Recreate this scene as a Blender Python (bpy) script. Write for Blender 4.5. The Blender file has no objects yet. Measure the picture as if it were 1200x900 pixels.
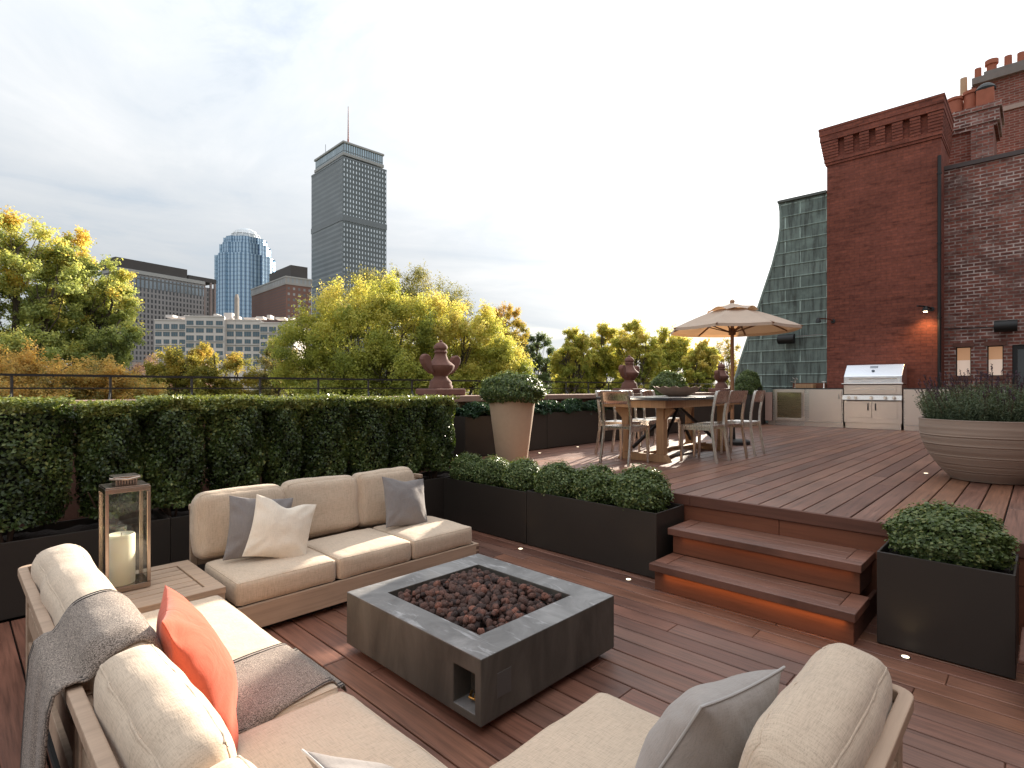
import bpy, bmesh, math, random
import numpy as np
from mathutils import Vector, Matrix, noise as mnoise

random.seed(7)
rng = np.random.default_rng(7)
scn = bpy.context.scene
C = scn.collection
R = math.radians
PI = math.pi

# ------------------------------------------------------------------ camera model
# the deck's own axes are the world axes: +X and +Y run along the boards of the two decks
EYE = 1.5
FWD = (0.7189, 0.6951)
RGT = (0.6951, -0.7189)


def polar(side, dist, z=0.0):
    """A point `dist` metres out from the terrace and `side` metres across, z above the lower deck."""
    return Vector((FWD[0] * dist + RGT[0] * side, FWD[1] * dist + RGT[1] * side, z))


# ------------------------------------------------------------------ helpers
class MB:
    def __init__(s):
        s.v = []
        s.f = []
        s.m = []
        s.a = []          # per-face random value
        s.cur = 0
        s.rnd = 0.0

    def add(s, vs, fs):
        o = len(s.v)
        s.v.extend([tuple(p) for p in vs])
        for f in fs:
            s.f.append([i + o for i in f])
            s.m.append(s.cur)
            s.a.append(s.rnd)
        return s

    def box(s, x0, x1, y0, y1, z0, z1):
        vs = [(x0, y0, z0), (x1, y0, z0), (x1, y1, z0), (x0, y1, z0), (x0, y0, z1), (x1, y0, z1), (x1, y1, z1), (x0, y1, z1)]
        return s.add(vs, [(3, 2, 1, 0), (4, 5, 6, 7), (0, 1, 5, 4), (1, 2, 6, 5), (2, 3, 7, 6), (3, 0, 4, 7)])

    def hexa(s, b, t):
        return s.add(list(b) + list(t), [(3, 2, 1, 0), (4, 5, 6, 7), (0, 1, 5, 4), (1, 2, 6, 5), (2, 3, 7, 6), (3, 0, 4, 7)])

    def bar(s, p, q, w, h, up=(0, 0, 1)):
        p, q, up = Vector(p), Vector(q), Vector(up)
        d = (q - p).normalized()
        a = d.cross(up)
        if a.length < 1e-4:
            a = d.cross(Vector((1, 0, 0)))
        a.normalize()
        b = a.cross(d).normalized()
        a *= w / 2
        b *= h / 2
        return s.hexa([p - a - b, p + a - b, p + a + b, p - a + b], [q - a - b, q + a - b, q + a + b, q - a + b])

    def tube(s, pts, rad, n=8, caps=True):
        pts = [Vector(p) for p in pts]
        if not isinstance(rad, (list, tuple)):
            rad = [rad] * len(pts)
        rings = []
        ref = Vector((0.3, 0.2, 1)).normalized()
        for i, p in enumerate(pts):
            d = (pts[min(i + 1, len(pts) - 1)] - pts[max(i - 1, 0)]).normalized()
            a = d.cross(ref)
            if a.length < 0.05:
                a = d.cross(Vector((1, 0, 0)))
            a.normalize()
            b = a.cross(d)
            rings.append([p + (a * math.cos(2 * PI * k / n) + b * math.sin(2 * PI * k / n)) * rad[i] for k in range(n)])
        vs = [v for r in rings for v in r]
        fs = []
        for i in range(len(rings) - 1):
            for k in range(n):
                k2 = (k + 1) % n
                fs.append((i * n + k, i * n + k2, (i + 1) * n + k2, (i + 1) * n + k))
        if caps:
            fs.append(tuple(range(n))[::-1])
            fs.append(tuple((len(rings) - 1) * n + k for k in range(n)))
        return s.add(vs, fs)

    def lathe(s, prof, n=32, cx=0, cy=0, cz=0, phase=0.0):
        vs = []
        for r, z in prof:
            for k in range(n):
                a = 2 * PI * k / n + phase
                vs.append((cx + r * math.cos(a), cy + r * math.sin(a), cz + z))
        fs = []
        for i in range(len(prof) - 1):
            for k in range(n):
                k2 = (k + 1) % n
                fs.append((i * n + k, i * n + k2, (i + 1) * n + k2, (i + 1) * n + k))
        if prof[0][0] > 1e-4:
            fs.append(tuple(range(n))[::-1])
        if prof[-1][0] > 1e-4:
            fs.append(tuple((len(prof) - 1) * n + k for k in range(n)))
        return s.add(vs, fs)

    def prism(s, poly, fn):
        """poly: list of 2-D points, fn(p, t) -> 3-D point for t = 0 and 1."""
        n = len(poly)
        vs = [fn(p, 0) for p in poly] + [fn(p, 1) for p in poly]
        fs = [tuple(range(n))[::-1], tuple(range(n, 2 * n))]
        for k in range(n):
            k2 = (k + 1) % n
            fs.append((k, k2, n + k2, n + k))
        return s.add(vs, fs)


def link(name, me, mats, parent=None, loc=None):
    o = bpy.data.objects.new(name, me)
    C.objects.link(o)
    if mats is not None:
        for m in (mats if isinstance(mats, (list, tuple)) else [mats]):
            me.materials.append(m)
    if parent is not None:
        o.parent = parent
    if loc is not None:
        o.location = loc
    return o


def obj(name, mb, mats, parent=None, loc=None, bevel=0.0, smooth=None, seg=2):
    me = bpy.data.meshes.new(name)
    me.from_pydata(mb.v, [], mb.f)
    if any(mb.m):
        me.polygons.foreach_set('material_index', mb.m)
    if any(mb.a):
        at = me.attributes.new('rnd', 'FLOAT', 'FACE')
        at.data.foreach_set('value', mb.a)
    me.validate()
    bm = bmesh.new()
    bm.from_mesh(me)
    bmesh.ops.recalc_face_normals(bm, faces=bm.faces)
    bm.to_mesh(me)
    bm.free()
    if smooth is not None:
        me.polygons.foreach_set('use_smooth', [True] * len(me.polygons))
        me.set_sharp_from_angle(angle=R(smooth))
    o = link(name, me, mats, parent, loc)
    if bevel:
        md = o.modifiers.new('edge', 'BEVEL')
        md.width = bevel
        md.segments = seg
        md.limit_method = 'ANGLE'
        md.angle_limit = R(40)
    return o


def tag(o, label, cat, group=None, kind=None):
    o['label'] = label
    o['category'] = cat
    if group:
        o['group'] = group
    if kind:
        o['kind'] = kind
    return o


def thing(name, loc, label, cat, group=None, rz=0.0):
    o = bpy.data.objects.new(name, None)
    C.objects.link(o)
    o.empty_display_size = 0.1
    o.location = loc
    o.rotation_euler = (0, 0, rz)
    return tag(o, label, cat, group)


def setting(o, label=None):
    o['kind'] = 'structure'
    if label:
        o['label'] = label
    return o


def copy_tree(o, parent=None, kids=None):
    if kids is None:
        kids = {}
        for x in C.objects:
            if x.parent:
                kids.setdefault(x.parent.name, []).append(x)
    c = o.copy()
    C.objects.link(c)
    if parent is not None:
        c.parent = parent
    for ch in kids.get(o.name, []):
        copy_tree(ch, c, kids)
    return c


# ------------------------------------------------------------------ materials
class NT:
    def __init__(s, name):
        s.mat = bpy.data.materials.new(name)
        s.mat.use_nodes = True
        s.t = s.mat.node_tree
        s.b = s.t.nodes['Principled BSDF']
        s.out = s.t.nodes['Material Output']

    def n(s, typ, **kw):
        nd = s.t.nodes.new(typ)
        for k, v in kw.items():
            if k.startswith('i_'):
                key = k[2:].replace('_', ' ')
                nd.inputs[int(key) if key.isdigit() else key].default_value = v
            else:
                setattr(nd, k, v)
        return nd

    def l(s, a, b):
        s.t.links.new(a, b)

    def coord(s, scale=(1, 1, 1), rot=(0, 0, 0), src='Object'):
        tc = s.n('ShaderNodeTexCoord')
        mp = s.n('ShaderNodeMapping')
        mp.inputs['Scale'].default_value = scale
        mp.inputs['Rotation'].default_value = rot
        s.l(tc.outputs[src], mp.inputs['Vector'])
        return mp.outputs['Vector']

    def noise(s, vec, scale, detail=4, rough=0.55, dist=0.0):
        nd = s.n('ShaderNodeTexNoise')
        nd.inputs['Scale'].default_value = scale
        nd.inputs['Detail'].default_value = detail
        nd.inputs['Roughness'].default_value = rough
        nd.inputs['Distortion'].default_value = dist
        if vec is not None:
            s.l(vec, nd.inputs['Vector'])
        return nd.outputs['Fac']

    def ramp(s, fac, stops, interp='LINEAR'):
        nd = s.n('ShaderNodeValToRGB')
        cr = nd.color_ramp
        cr.interpolation = interp
        while len(cr.elements) < len(stops):
            cr.elements.new(0.5)
        for e, (p, c) in zip(cr.elements, stops):
            e.position = p
            e.color = (c[0], c[1], c[2], 1) if not isinstance(c, (int, float)) else (c, c, c, 1)
        s.l(fac, nd.inputs['Fac'])
        return nd.outputs['Color']

    def mix(s, fac, a, b, mode='MIX'):
        nd = s.n('ShaderNodeMix', data_type='RGBA', blend_type=mode)
        for sock, val in ((nd.inputs[0], fac), (nd.inputs[6], a), (nd.inputs[7], b)):
            if hasattr(val, 'is_output'):
                s.l(val, sock)
            elif isinstance(val, (int, float)):
                sock.default_value = val if sock.type == 'VALUE' else (val, val, val, 1)
            else:
                sock.default_value = (val[0], val[1], val[2], 1)
        return nd.outputs[2]

    def math(s, op, a, b=None, clamp=False):
        nd = s.n('ShaderNodeMath', operation=op, use_clamp=clamp)
        for i, v in enumerate((a, b)):
            if v is None:
                continue
            if hasattr(v, 'is_output'):
                s.l(v, nd.inputs[i])
            else:
                nd.inputs[i].default_value = v
        return nd.outputs[0]

    def attr(s, name='rnd', typ='GEOMETRY'):
        return s.n('ShaderNodeAttribute', attribute_name=name, attribute_type=typ)

    def bump(s, h, strength=0.3, dist=0.01, prev=None):
        nd = s.n('ShaderNodeBump')
        nd.inputs['Strength'].default_value = strength
        nd.inputs['Distance'].default_value = dist
        s.l(h, nd.inputs['Height'])
        if prev is not None:
            s.l(prev, nd.inputs['Normal'])
        return nd.outputs['Normal']

    def fin(s, col=None, rough=None, metal=None, normal=None, spec=None):
        for sock, v in (('Base Color', col), ('Roughness', rough), ('Metallic', metal), ('Normal', normal), ('Specular IOR Level', spec)):
            if v is None:
                continue
            if hasattr(v, 'is_output'):
                s.l(v, s.b.inputs[sock])
            elif isinstance(v, (int, float)):
                s.b.inputs[sock].default_value = v
            else:
                s.b.inputs[sock].default_value = (v[0], v[1], v[2], 1)
        return s.mat

    def wallcoord(s, jitter=0.0):
        """Object coordinates laid on vertical faces: u runs along the wall, v up."""
        tc = s.n('ShaderNodeTexCoord')
        ge = s.n('ShaderNodeNewGeometry')
        sn = s.n('ShaderNodeSeparateXYZ')
        s.l(ge.outputs['True Normal'], sn.inputs[0])
        so = s.n('ShaderNodeSeparateXYZ')
        s.l(tc.outputs['Object'], so.inputs[0])
        ax = s.math('ABSOLUTE', sn.outputs[0])
        ay = s.math('ABSOLUTE', sn.outputs[1])
        g = s.math('GREATER_THAN', ax, ay)
        mx = s.n('ShaderNodeMix', data_type='FLOAT')
        s.l(g, mx.inputs[0])
        s.l(so.outputs[0], mx.inputs[2])
        s.l(so.outputs[1], mx.inputs[3])
        cb = s.n('ShaderNodeCombineXYZ')
        s.l(mx.outputs[0], cb.inputs[0])
        s.l(so.outputs[2], cb.inputs[1])
        return cb.outputs[0], tc.outputs['Object']


def plain(name, col, rough=0.6, metal=0.0, var=0.12, scale=8.0, bump=0.0, bscale=60):
    m = NT(name)
    v = m.coord()
    nz = m.noise(v, scale, 5)
    c = m.mix(nz, [x * (1 - var) for x in col], [min(1, x * (1 + var)) for x in col])
    nrm = m.bump(m.noise(v, bscale, 4), bump, 0.01) if bump else None
    return m.fin(c, rough, metal, nrm)


def wood_deck(name, axis, tone):
    m = NT(name)
    tc = m.n('ShaderNodeTexCoord')
    at = m.attr()
    off = m.math('MULTIPLY', at.outputs['Fac'], 37.0)
    ad = m.n('ShaderNodeVectorMath', operation='ADD')
    m.l(tc.outputs['Object'], ad.inputs[0])
    cb = m.n('ShaderNodeCombineXYZ')
    m.l(off, cb.inputs[0]); m.l(off, cb.inputs[1])
    m.l(cb.outputs[0], ad.inputs[1])
    mp = m.n('ShaderNodeMapping')
    mp.inputs['Scale'].default_value = (1.3, 34, 1) if axis == 'X' else (34, 1.3, 1)
    m.l(ad.outputs[0], mp.inputs['Vector'])
    grain = m.noise(mp.outputs[0], 1.6, 7, 0.62, 0.4)
    broad = m.noise(ad.outputs[0], 1.2, 3)
    base = m.ramp(at.outputs['Fac'], [(0.0, (0.105, 0.062, 0.051)), (0.25, (0.135, 0.074, 0.057)), (0.5, (0.165, 0.090, 0.068)),
                                      (0.72, (0.150, 0.095, 0.078)), (0.92, (0.180, 0.098, 0.066)), (1.0, (0.205, 0.115, 0.074))])
    g = m.ramp(grain, [(0.25, 0.40), (0.52, 1.0), (0.8, 1.38)])
    c = m.mix(1.0, base, g, 'MULTIPLY')
    w = m.ramp(broad, [(0.32, 0.74), (0.7, 1.24)])
    c = m.mix(1.0, c, w, 'MULTIPLY')
    c = m.mix(1.0, c, tone, 'MULTIPLY')
    rough = m.math('ADD', m.math('MULTIPLY', grain, 0.25), 0.33)
    mp2 = m.n('ShaderNodeMapping')
    mp2.inputs['Scale'].default_value = (3, 230, 1) if axis == 'X' else (230, 3, 1)
    m.l(ad.outputs[0], mp2.inputs['Vector'])
    nrm = m.bump(m.noise(mp2.outputs[0], 1.0, 3), 0.25, 0.004)
    nrm = m.bump(grain, 0.15, 0.004, nrm)
    return m.fin(c, rough, 0, nrm, 0.5)


def fabric(name, col, var=0.10, thread=420, wr=0.25, mel=None, rough=0.95):
    m = NT(name)
    v = m.coord()
    a = m.noise(m.coord((thread, thread * 0.06, thread * 0.06)), 1.0, 3)
    b = m.noise(m.coord((thread * 0.06, thread, thread)), 1.0, 3)
    ab = m.mix(0.5, a, b)
    fine = m.noise(v, 260, 2)
    c = m.ramp(ab, [(0.34, [x * (1 - var * 2.2) for x in col]), (0.5, col), (0.66, [min(1, x * (1 + var)) for x in col])])
    big = m.ramp(m.noise(v, 3.0, 3), [(0.3, 0.93), (0.7, 1.05)])
    c = m.mix(1.0, c, big, 'MULTIPLY')
    if mel:
        st = m.noise(m.coord((270, 420, 270)), 1.0, 3, 0.6)
        f = m.ramp(st, [(0.42, 0.0), (0.58, 1.0)])
        c = m.mix(f, c, mel)
    n1 = m.bump(m.noise(v, 9, 3, 0.5, 0.8), wr, 0.02)
    n2 = m.bump(ab, 0.35, 0.002, n1)
    n3 = m.bump(fine, 0.2, 0.001, n2)
    s = m.fin(c, rough, 0, n3, 0.15)
    m.b.inputs['Sheen Weight'].default_value = 0.15
    m.b.inputs['Sheen Roughness'].default_value = 0.5
    return s


def brick(name, c1, c2, mortar, w=0.21, h=0.068, msz=0.008, stain=None, white=None, dark=0.5, contrast=1.0):
    m = NT(name)
    wc, oc = m.wallcoord()
    br = m.n('ShaderNodeTexBrick', offset=0.5)
    br.inputs['Scale'].default_value = 1.0
    br.inputs['Brick Width'].default_value = w
    br.inputs['Row Height'].default_value = h
    br.inputs['Mortar Size'].default_value = msz
    br.inputs['Mortar Smooth'].default_value = 0.15
    br.inputs['Bias'].default_value = 0.0
    br.inputs['Color1'].default_value = (*c1, 1)
    br.inputs['Color2'].default_value = (*c2, 1)
    br.inputs['Mortar'].default_value = (*mortar, 1)
    wob = m.noise(oc, 3.0, 3)
    m.l(wc, br.inputs['Vector'])
    c = br.outputs['Color']
    # rows of odd dark bricks
    mp = m.n('ShaderNodeMapping')
    mp.inputs['Scale'].default_value = (1 / w * 0.32, 1 / h * 0.5, 1)
    m.l(wc, mp.inputs['Vector'])
    od = m.noise(mp.outputs[0], 1.0, 2, 0.8)
    c = m.mix(1.0, c, m.ramp(od, [(0.30, dark), (0.44, 0.95), (0.7, 1.1)]), 'MULTIPLY')
    c = m.mix(1.0, c, m.ramp(m.noise(oc, 0.5, 4), [(0.3, 0.72), (0.7, 1.2)]), 'MULTIPLY')
    c = m.mix(1.0, c, m.ramp(m.noise(oc, 14, 4), [(0.3, 0.8), (0.7, 1.15)]), 'MULTIPLY')
    if stain:
        c = m.mix(m.ramp(m.noise(oc, 0.9, 6, 0.65), [(0.50, 0.0), (0.66, 0.7)]), c, stain)
    if white:
        f = m.math('MULTIPLY', m.ramp(m.noise(oc, 2.3, 7, 0.72), [(0.50, 0.0), (0.63, 1.0)]), m.ramp(m.noise(mp.outputs[0], 1.7, 2), [(0.42, 0.0), (0.58, 1.0)]))
        c = m.mix(m.math('MULTIPLY', f, 0.28), c, white)
        c = m.mix(m.math('MULTIPLY', br.outputs['Fac'], m.ramp(m.noise(oc, 1.4, 6, 0.7), [(0.46, 0.0), (0.60, 0.9)])), c, white)
    nrm = m.bump(br.outputs['Fac'], -0.35, 0.006)
    nrm = m.bump(m.noise(oc, 30, 4), 0.4, 0.01, nrm)
    return m.fin(c, 0.9, 0, nrm, 0.2)


def leafmat(name, stops, rough=0.5, trans=0.35, spec=0.4, attr='rnd', tmul=(1.0, 1.0, 0.5), hue=0.0):
    m = NT(name)
    at = m.attr(attr)
    c = m.ramp(at.outputs['Fac'], stops)
    m.fin(c, rough, 0, None, spec)
    tr = m.n('ShaderNodeBsdfTranslucent')
    m.l(m.mix(1.0, c, [x * 1.25 for x in tmul], 'MULTIPLY'), tr.inputs['Color'])
    ms = m.n('ShaderNodeMixShader')
    ms.inputs[0].default_value = trans
    m.l(m.b.outputs[0], ms.inputs[1])
    m.l(tr.outputs[0], ms.inputs[2])
    m.l(ms.outputs[0], m.out.inputs[0])
    return m.mat


def emit(name, col, strength):
    m = NT(name)
    m.b.inputs['Base Color'].default_value = (*col, 1)
    m.b.inputs['Emission Color'].default_value = (*col, 1)
    m.b.inputs['Emission Strength'].default_value = strength
    return m.mat


def steel(name, col=(0.72, 0.67, 0.62), rough=0.28, axis=(2, 2, 300), metal=1.0):
    m = NT(name)
    g = m.noise(m.coord(axis), 1.0, 4)
    c = m.mix(g, [x * 0.9 for x in col], [min(1, x * 1.05) for x in col])
    r = m.math('ADD', m.math('MULTIPLY', g, 0.16), rough - 0.08)
    wav = m.noise(m.coord(), 1.8, 2)
    n1 = m.bump(wav, 0.08, 0.03)
    return m.fin(c, r, metal, m.bump(g, 0.04, 0.001, n1))


M = {}
M['deck_low'] = wood_deck('ipe boards lower', 'Y', (1.24, 0.97, 0.83))
M['deck_up'] = wood_deck('ipe boards upper', 'X', (1.22, 1.01, 0.88))
M['teak'] = None


def teak_mat(name, col, axis):
    m = NT(name)
    sc = {'X': (2, 40, 40), 'Y': (40, 2, 40), 'Z': (40, 40, 2)}[axis]
    g = m.noise(m.coord(sc), 1.0, 6, 0.6, 0.3)
    c = m.ramp(g, [(0.25, [x * 0.72 for x in col]), (0.5, col), (0.8, [min(1, x * 1.14) for x in col])])
    c = m.mix(1.0, c, m.ramp(m.noise(m.coord(), 1.5, 3), [(0.3, 0.9), (0.7, 1.08)]), 'MULTIPLY')
    return m.fin(c, 0.62, 0, m.bump(g, 0.12, 0.003), 0.3)


TK = (0.40, 0.285, 0.205)
M['teak_x'] = teak_mat('weathered teak x', TK, 'X')
M['teak_y'] = teak_mat('weathered teak y', TK, 'Y')
M['table_wood'] = teak_mat('oiled table timber', (0.40, 0.235, 0.125), 'Z')
M['ipe_z'] = teak_mat('ipe riser', (0.17, 0.062, 0.033), 'Y')
M['ipe_dark'] = teak_mat('ipe trim', (0.115, 0.050, 0.034), 'Y')
M['joint'] = plain('dark joint wood', (0.15, 0.09, 0.065), 0.6)
M['cream'] = fabric('oatmeal linen', (0.54, 0.425, 0.32), 0.13)
M['cream_pillow'] = fabric('ivory linen', (0.68, 0.60, 0.50), 0.06, wr=0.3)
M['grey'] = fabric('stone grey cloth', (0.205, 0.185, 0.178), 0.08, wr=0.35)
M['grey_light'] = fabric('pale grey cloth', (0.33, 0.296, 0.272), 0.08, wr=0.4)
M['orange'] = fabric('coral orange cloth', (0.50, 0.098, 0.055), 0.06, wr=0.5)
M['throw'] = fabric('marled wool', (0.37, 0.30, 0.25), 0.2, wr=0.08, mel=(0.070, 0.054, 0.044))
M['trim_dark'] = plain('dark wool edge', (0.03, 0.026, 0.026), 0.9)
M['piping'] = plain('cord piping', (0.42, 0.40, 0.385), 0.9)
M['soil'] = plain('planter soil', (0.022, 0.014, 0.010), 0.95, var=0.5, scale=40, bump=0.8, bscale=50)
M['black'] = plain('black metal', (0.010, 0.010, 0.010), 0.55)
M['void'] = plain('dark underside', (0.008, 0.007, 0.007), 0.9)


def planter_mat():
    m = NT('bronze powder coat')
    v = m.coord()
    n = m.noise(v, 2.2, 5, 0.6)
    c = m.mix(n, (0.030, 0.0245, 0.0205), (0.042, 0.034, 0.028))
    return m.fin(c, m.math('ADD', m.math('MULTIPLY', n, 0.12), 0.42), 0.25, m.bump(m.noise(v, 220, 2), 0.06, 0.001), 0.45)


M['planter'] = planter_mat()


def concrete():
    m = NT('smoked concrete')
    v = m.coord()
    a = m.noise(v, 2.6, 7, 0.62, 1.2)
    b = m.noise(m.coord((9, 2.2, 4), (0, 0, 0.6)), 1.2, 6, 0.65, 1.6)
    c = m.ramp(a, [(0.30, (0.102, 0.097, 0.093)), (0.50, (0.178, 0.171, 0.166)), (0.68, (0.275, 0.266, 0.258))])
    c = m.mix(m.ramp(b, [(0.56, 0.0), (0.70, 0.7)]), c, (0.47, 0.465, 0.465))
    # sides darker and browner than the top: their shade is put into the colour
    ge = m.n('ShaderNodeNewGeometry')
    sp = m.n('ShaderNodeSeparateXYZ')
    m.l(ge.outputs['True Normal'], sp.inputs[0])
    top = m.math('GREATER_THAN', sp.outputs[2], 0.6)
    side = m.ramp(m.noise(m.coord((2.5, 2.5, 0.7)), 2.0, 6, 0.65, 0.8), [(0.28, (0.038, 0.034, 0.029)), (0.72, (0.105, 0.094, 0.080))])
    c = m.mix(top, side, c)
    pin = m.noise(v, 70, 3)
    c = m.mix(m.ramp(pin, [(0.70, 0.0), (0.76, 0.5)]), c, (0.04, 0.038, 0.036))
    nrm = m.bump(a, 0.1, 0.01)
    return m.fin(c, m.math('ADD', m.math('MULTIPLY', b, 0.3), 0.42), 0, m.bump(pin, 0.15, 0.002, nrm), 0.35)


M['concrete'] = concrete()


def lava():
    m = NT('lava rock')
    at = m.attr('rnd')
    c = m.ramp(at.outputs['Fac'], [(0.0, (0.055, 0.042, 0.040)), (0.35, (0.095, 0.062, 0.054)), (0.7, (0.150, 0.080, 0.064)), (1.0, (0.22, 0.105, 0.078))])
    v = m.coord()
    n = m.noise(v, 90, 5, 0.7)
    c = m.mix(1.0, c, m.ramp(n, [(0.3, 0.6), (0.6, 1.3)]), 'MULTIPLY')
    return m.fin(c, 0.95, 0, m.bump(n, 1.0, 0.008), 0.1)


M['lava'] = lava()
M['steel'] = steel('brushed stainless')
M['steel_warm'] = steel('brushed stainless doors', (0.76, 0.66, 0.58), 0.34)
M['steel_hood'] = steel('polished hood', (0.80, 0.82, 0.86), 0.30, (300, 2, 2))
M['alu'] = steel('brushed aluminium chair', (0.70, 0.655, 0.61), 0.28, (90, 90, 3))
M['nickel'] = steel('antique nickel', (0.44, 0.36, 0.30), 0.24, (20, 20, 200))
M['brownstone'] = plain('brownstone', (0.155, 0.070, 0.052), 0.85, var=0.3, scale=14, bump=0.35, bscale=55)
M['brownstone_cap'] = plain('brownstone cap', (0.27, 0.165, 0.125), 0.85, var=0.22, scale=6, bump=0.3)
M['terracotta'] = plain('terracotta pot', (0.36, 0.115, 0.065), 0.8, var=0.25, scale=6, bump=0.2)
M['buff_pot'] = plain('buff clay', (0.50, 0.33, 0.21), 0.8, var=0.2)
M['taupe_pot'] = plain('sandy stone composite', (0.47, 0.335, 0.235), 0.8, var=0.08, scale=20, bump=0.12, bscale=120)
M['stone_cap'] = plain('grey coping stone', (0.20, 0.175, 0.16), 0.85, var=0.25, scale=5, bump=0.3)
M['limestone'] = plain('pale band stone', (0.36, 0.28, 0.24), 0.85)
M['brick_new'] = brick('pressed red brick', (0.265, 0.086, 0.058), (0.205, 0.068, 0.049), (0.165, 0.066, 0.052), msz=0.006, dark=0.62)
M['brick_old'] = brick('weathered old brick', (0.310, 0.112, 0.083), (0.185, 0.075, 0.062), (0.250, 0.185, 0.160), h=0.075, msz=0.012,
                       stain=(0.075, 0.050, 0.046), white=(0.55, 0.46, 0.42), dark=0.45)
M['brick_far'] = brick('house brick', (0.26, 0.088, 0.064), (0.20, 0.066, 0.050), (0.28, 0.19, 0.16), msz=0.012, dark=0.7)


def copper():
    m = NT('verdigris copper')
    wc, oc = m.wallcoord()
    br = m.n('ShaderNodeTexBrick', offset=0.37, offset_frequency=2)
    br.inputs['Scale'].default_value = 1.0
    br.inputs['Brick Width'].default_value = 0.95
    br.inputs['Row Height'].default_value = 0.31
    br.inputs['Mortar Size'].default_value = 0.022
    br.inputs['Mortar Smooth'].default_value = 0.6
    br.inputs['Color1'].default_value = (0.125, 0.158, 0.142, 1)
    br.inputs['Color2'].default_value = (0.178, 0.220, 0.198, 1)
    br.inputs['Mortar'].default_value = (0.37, 0.46, 0.415, 1)
    m.l(wc, br.inputs['Vector'])
    mp = m.n('ShaderNodeMapping')
    mp.inputs['Scale'].default_value = (9, 0.75, 1)
    m.l(wc, mp.inputs['Vector'])
    st = m.noise(mp.outputs[0], 1.3, 6, 0.68)
    c = m.mix(m.ramp(st, [(0.47, 0.0), (0.62, 0.85)]), br.outputs['Color'], (0.052, 0.058, 0.052))
    c = m.mix(m.ramp(m.noise(oc, 1.6, 6, 0.65), [(0.52, 0.0), (0.72, 0.55)]), c, (0.28, 0.36, 0.32))
    c = m.mix(1.0, c, m.ramp(m.noise(oc, 0.7, 3), [(0.3, 0.8), (0.7, 1.2)]), 'MULTIPLY')
    nrm = m.bump(br.outputs['Fac'], 0.5, 0.02)
    nrm = m.bump(m.noise(oc, 2.5, 3), 0.25, 0.05, nrm)
    return m.fin(c, 0.62, 0.15, nrm, 0.35)


M['copper'] = copper()
M['copper_trim'] = plain('verdigris trim', (0.21, 0.265, 0.235), 0.6, var=0.35, scale=5)
M['canvas'] = fabric('sand canvas', (0.60, 0.47, 0.37), 0.05, wr=0.1)
# canvas lets daylight through
_t = M['canvas'].node_tree
_p = _t.nodes['Principled BSDF']
_tr = _t.nodes.new('ShaderNodeBsdfTranslucent')
_tr.inputs[0].default_value = (0.62, 0.34, 0.16, 1)
_ms = _t.nodes.new('ShaderNodeMixShader')
_ms.inputs[0].default_value = 0.22
_t.links.new(_p.outputs[0], _ms.inputs[1])
_t.links.new(_tr.outputs[0], _ms.inputs[2])
_t.links.new(_ms.outputs[0], _t.nodes['Material Output'].inputs[0])
M['pole_wood'] = teak_mat('parasol timber', (0.36, 0.20, 0.11), 'Z')
M['rib_wood'] = teak_mat('parasol rib timber', (0.20, 0.10, 0.055), 'X')
M['tabletop'] = plain('dark slate top', (0.035, 0.035, 0.038), 0.22, var=0.3, scale=10)


def glass(name, tint=(0.92, 0.95, 0.94), gloss=0.12, rough=0.02):
    m = NT(name)
    tr = m.n('ShaderNodeBsdfTransparent')
    tr.inputs[0].default_value = (*tint, 1)
    gl = m.n('ShaderNodeBsdfGlossy')
    gl.inputs['Roughness'].default_value = rough
    fr = m.n('ShaderNodeLayerWeight')
    fr.inputs[0].default_value = 0.35
    ms = m.n('ShaderNodeMixShader')
    m.l(m.math('ADD', m.math('MULTIPLY', fr.outputs['Fresnel'], 0.45), gloss, True), ms.inputs[0])
    m.l(tr.outputs[0], ms.inputs[1])
    m.l(gl.outputs[0], ms.inputs[2])
    m.l(ms.outputs[0], m.out.inputs[0])
    return m.mat


M['glass'] = glass('clear lantern glass', (0.95, 0.97, 0.96), 0.025)
M['fridge_glass'] = glass('tinted fridge glass', (0.85, 0.82, 0.74), 0.05, 0.05)


def wax():
    m = NT('ivory wax')
    m.fin((0.78, 0.70, 0.54), 0.45, 0, m.bump(m.noise(m.coord(), 30, 3), 0.1, 0.005))
    m.b.inputs['Subsurface Weight'].default_value = 0.4
    m.b.inputs['Subsurface Radius'].default_value = (0.03, 0.02, 0.01)
    return m.mat


M['wax'] = wax()
BOX = [(0.0, (0.026, 0.044, 0.013)), (0.45, (0.070, 0.108, 0.028)), (0.8, (0.130, 0.172, 0.046)), (1.0, (0.28, 0.29, 0.085))]
M['hedge'] = leafmat('hedge leaf', BOX, 0.38, 0.22, 0.45)
M['box'] = leafmat('box leaf', [(0.0, (0.038, 0.066, 0.018)), (0.5, (0.085, 0.130, 0.036)), (0.85, (0.140, 0.185, 0.058)), (1.0, (0.24, 0.255, 0.08))], 0.42, 0.25, 0.45)
M['lavender'] = leafmat('lavender leaf', [(0.0, (0.055, 0.078, 0.045)), (0.5, (0.120, 0.155, 0.092)), (0.9, (0.18, 0.205, 0.13)), (1.0, (0.23, 0.235, 0.17))], 0.7, 0.2, 0.2)
M['lav_flower'] = leafmat('lavender flower', [(0.0, (0.055, 0.035, 0.055)), (1.0, (0.12, 0.075, 0.115))], 0.8, 0.2, 0.2)
M['cover'] = leafmat('juniper leaf', [(0.0, (0.012, 0.034, 0.016)), (0.6, (0.032, 0.072, 0.034)), (1.0, (0.075, 0.12, 0.05))], 0.5, 0.25, 0.4)
M['bark'] = plain('tree bark', (0.085, 0.066, 0.052), 0.95, var=0.4, scale=10, bump=0.6, bscale=20)
M['twig'] = plain('hedge twig', (0.085, 0.052, 0.035), 0.9, var=0.3)


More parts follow.
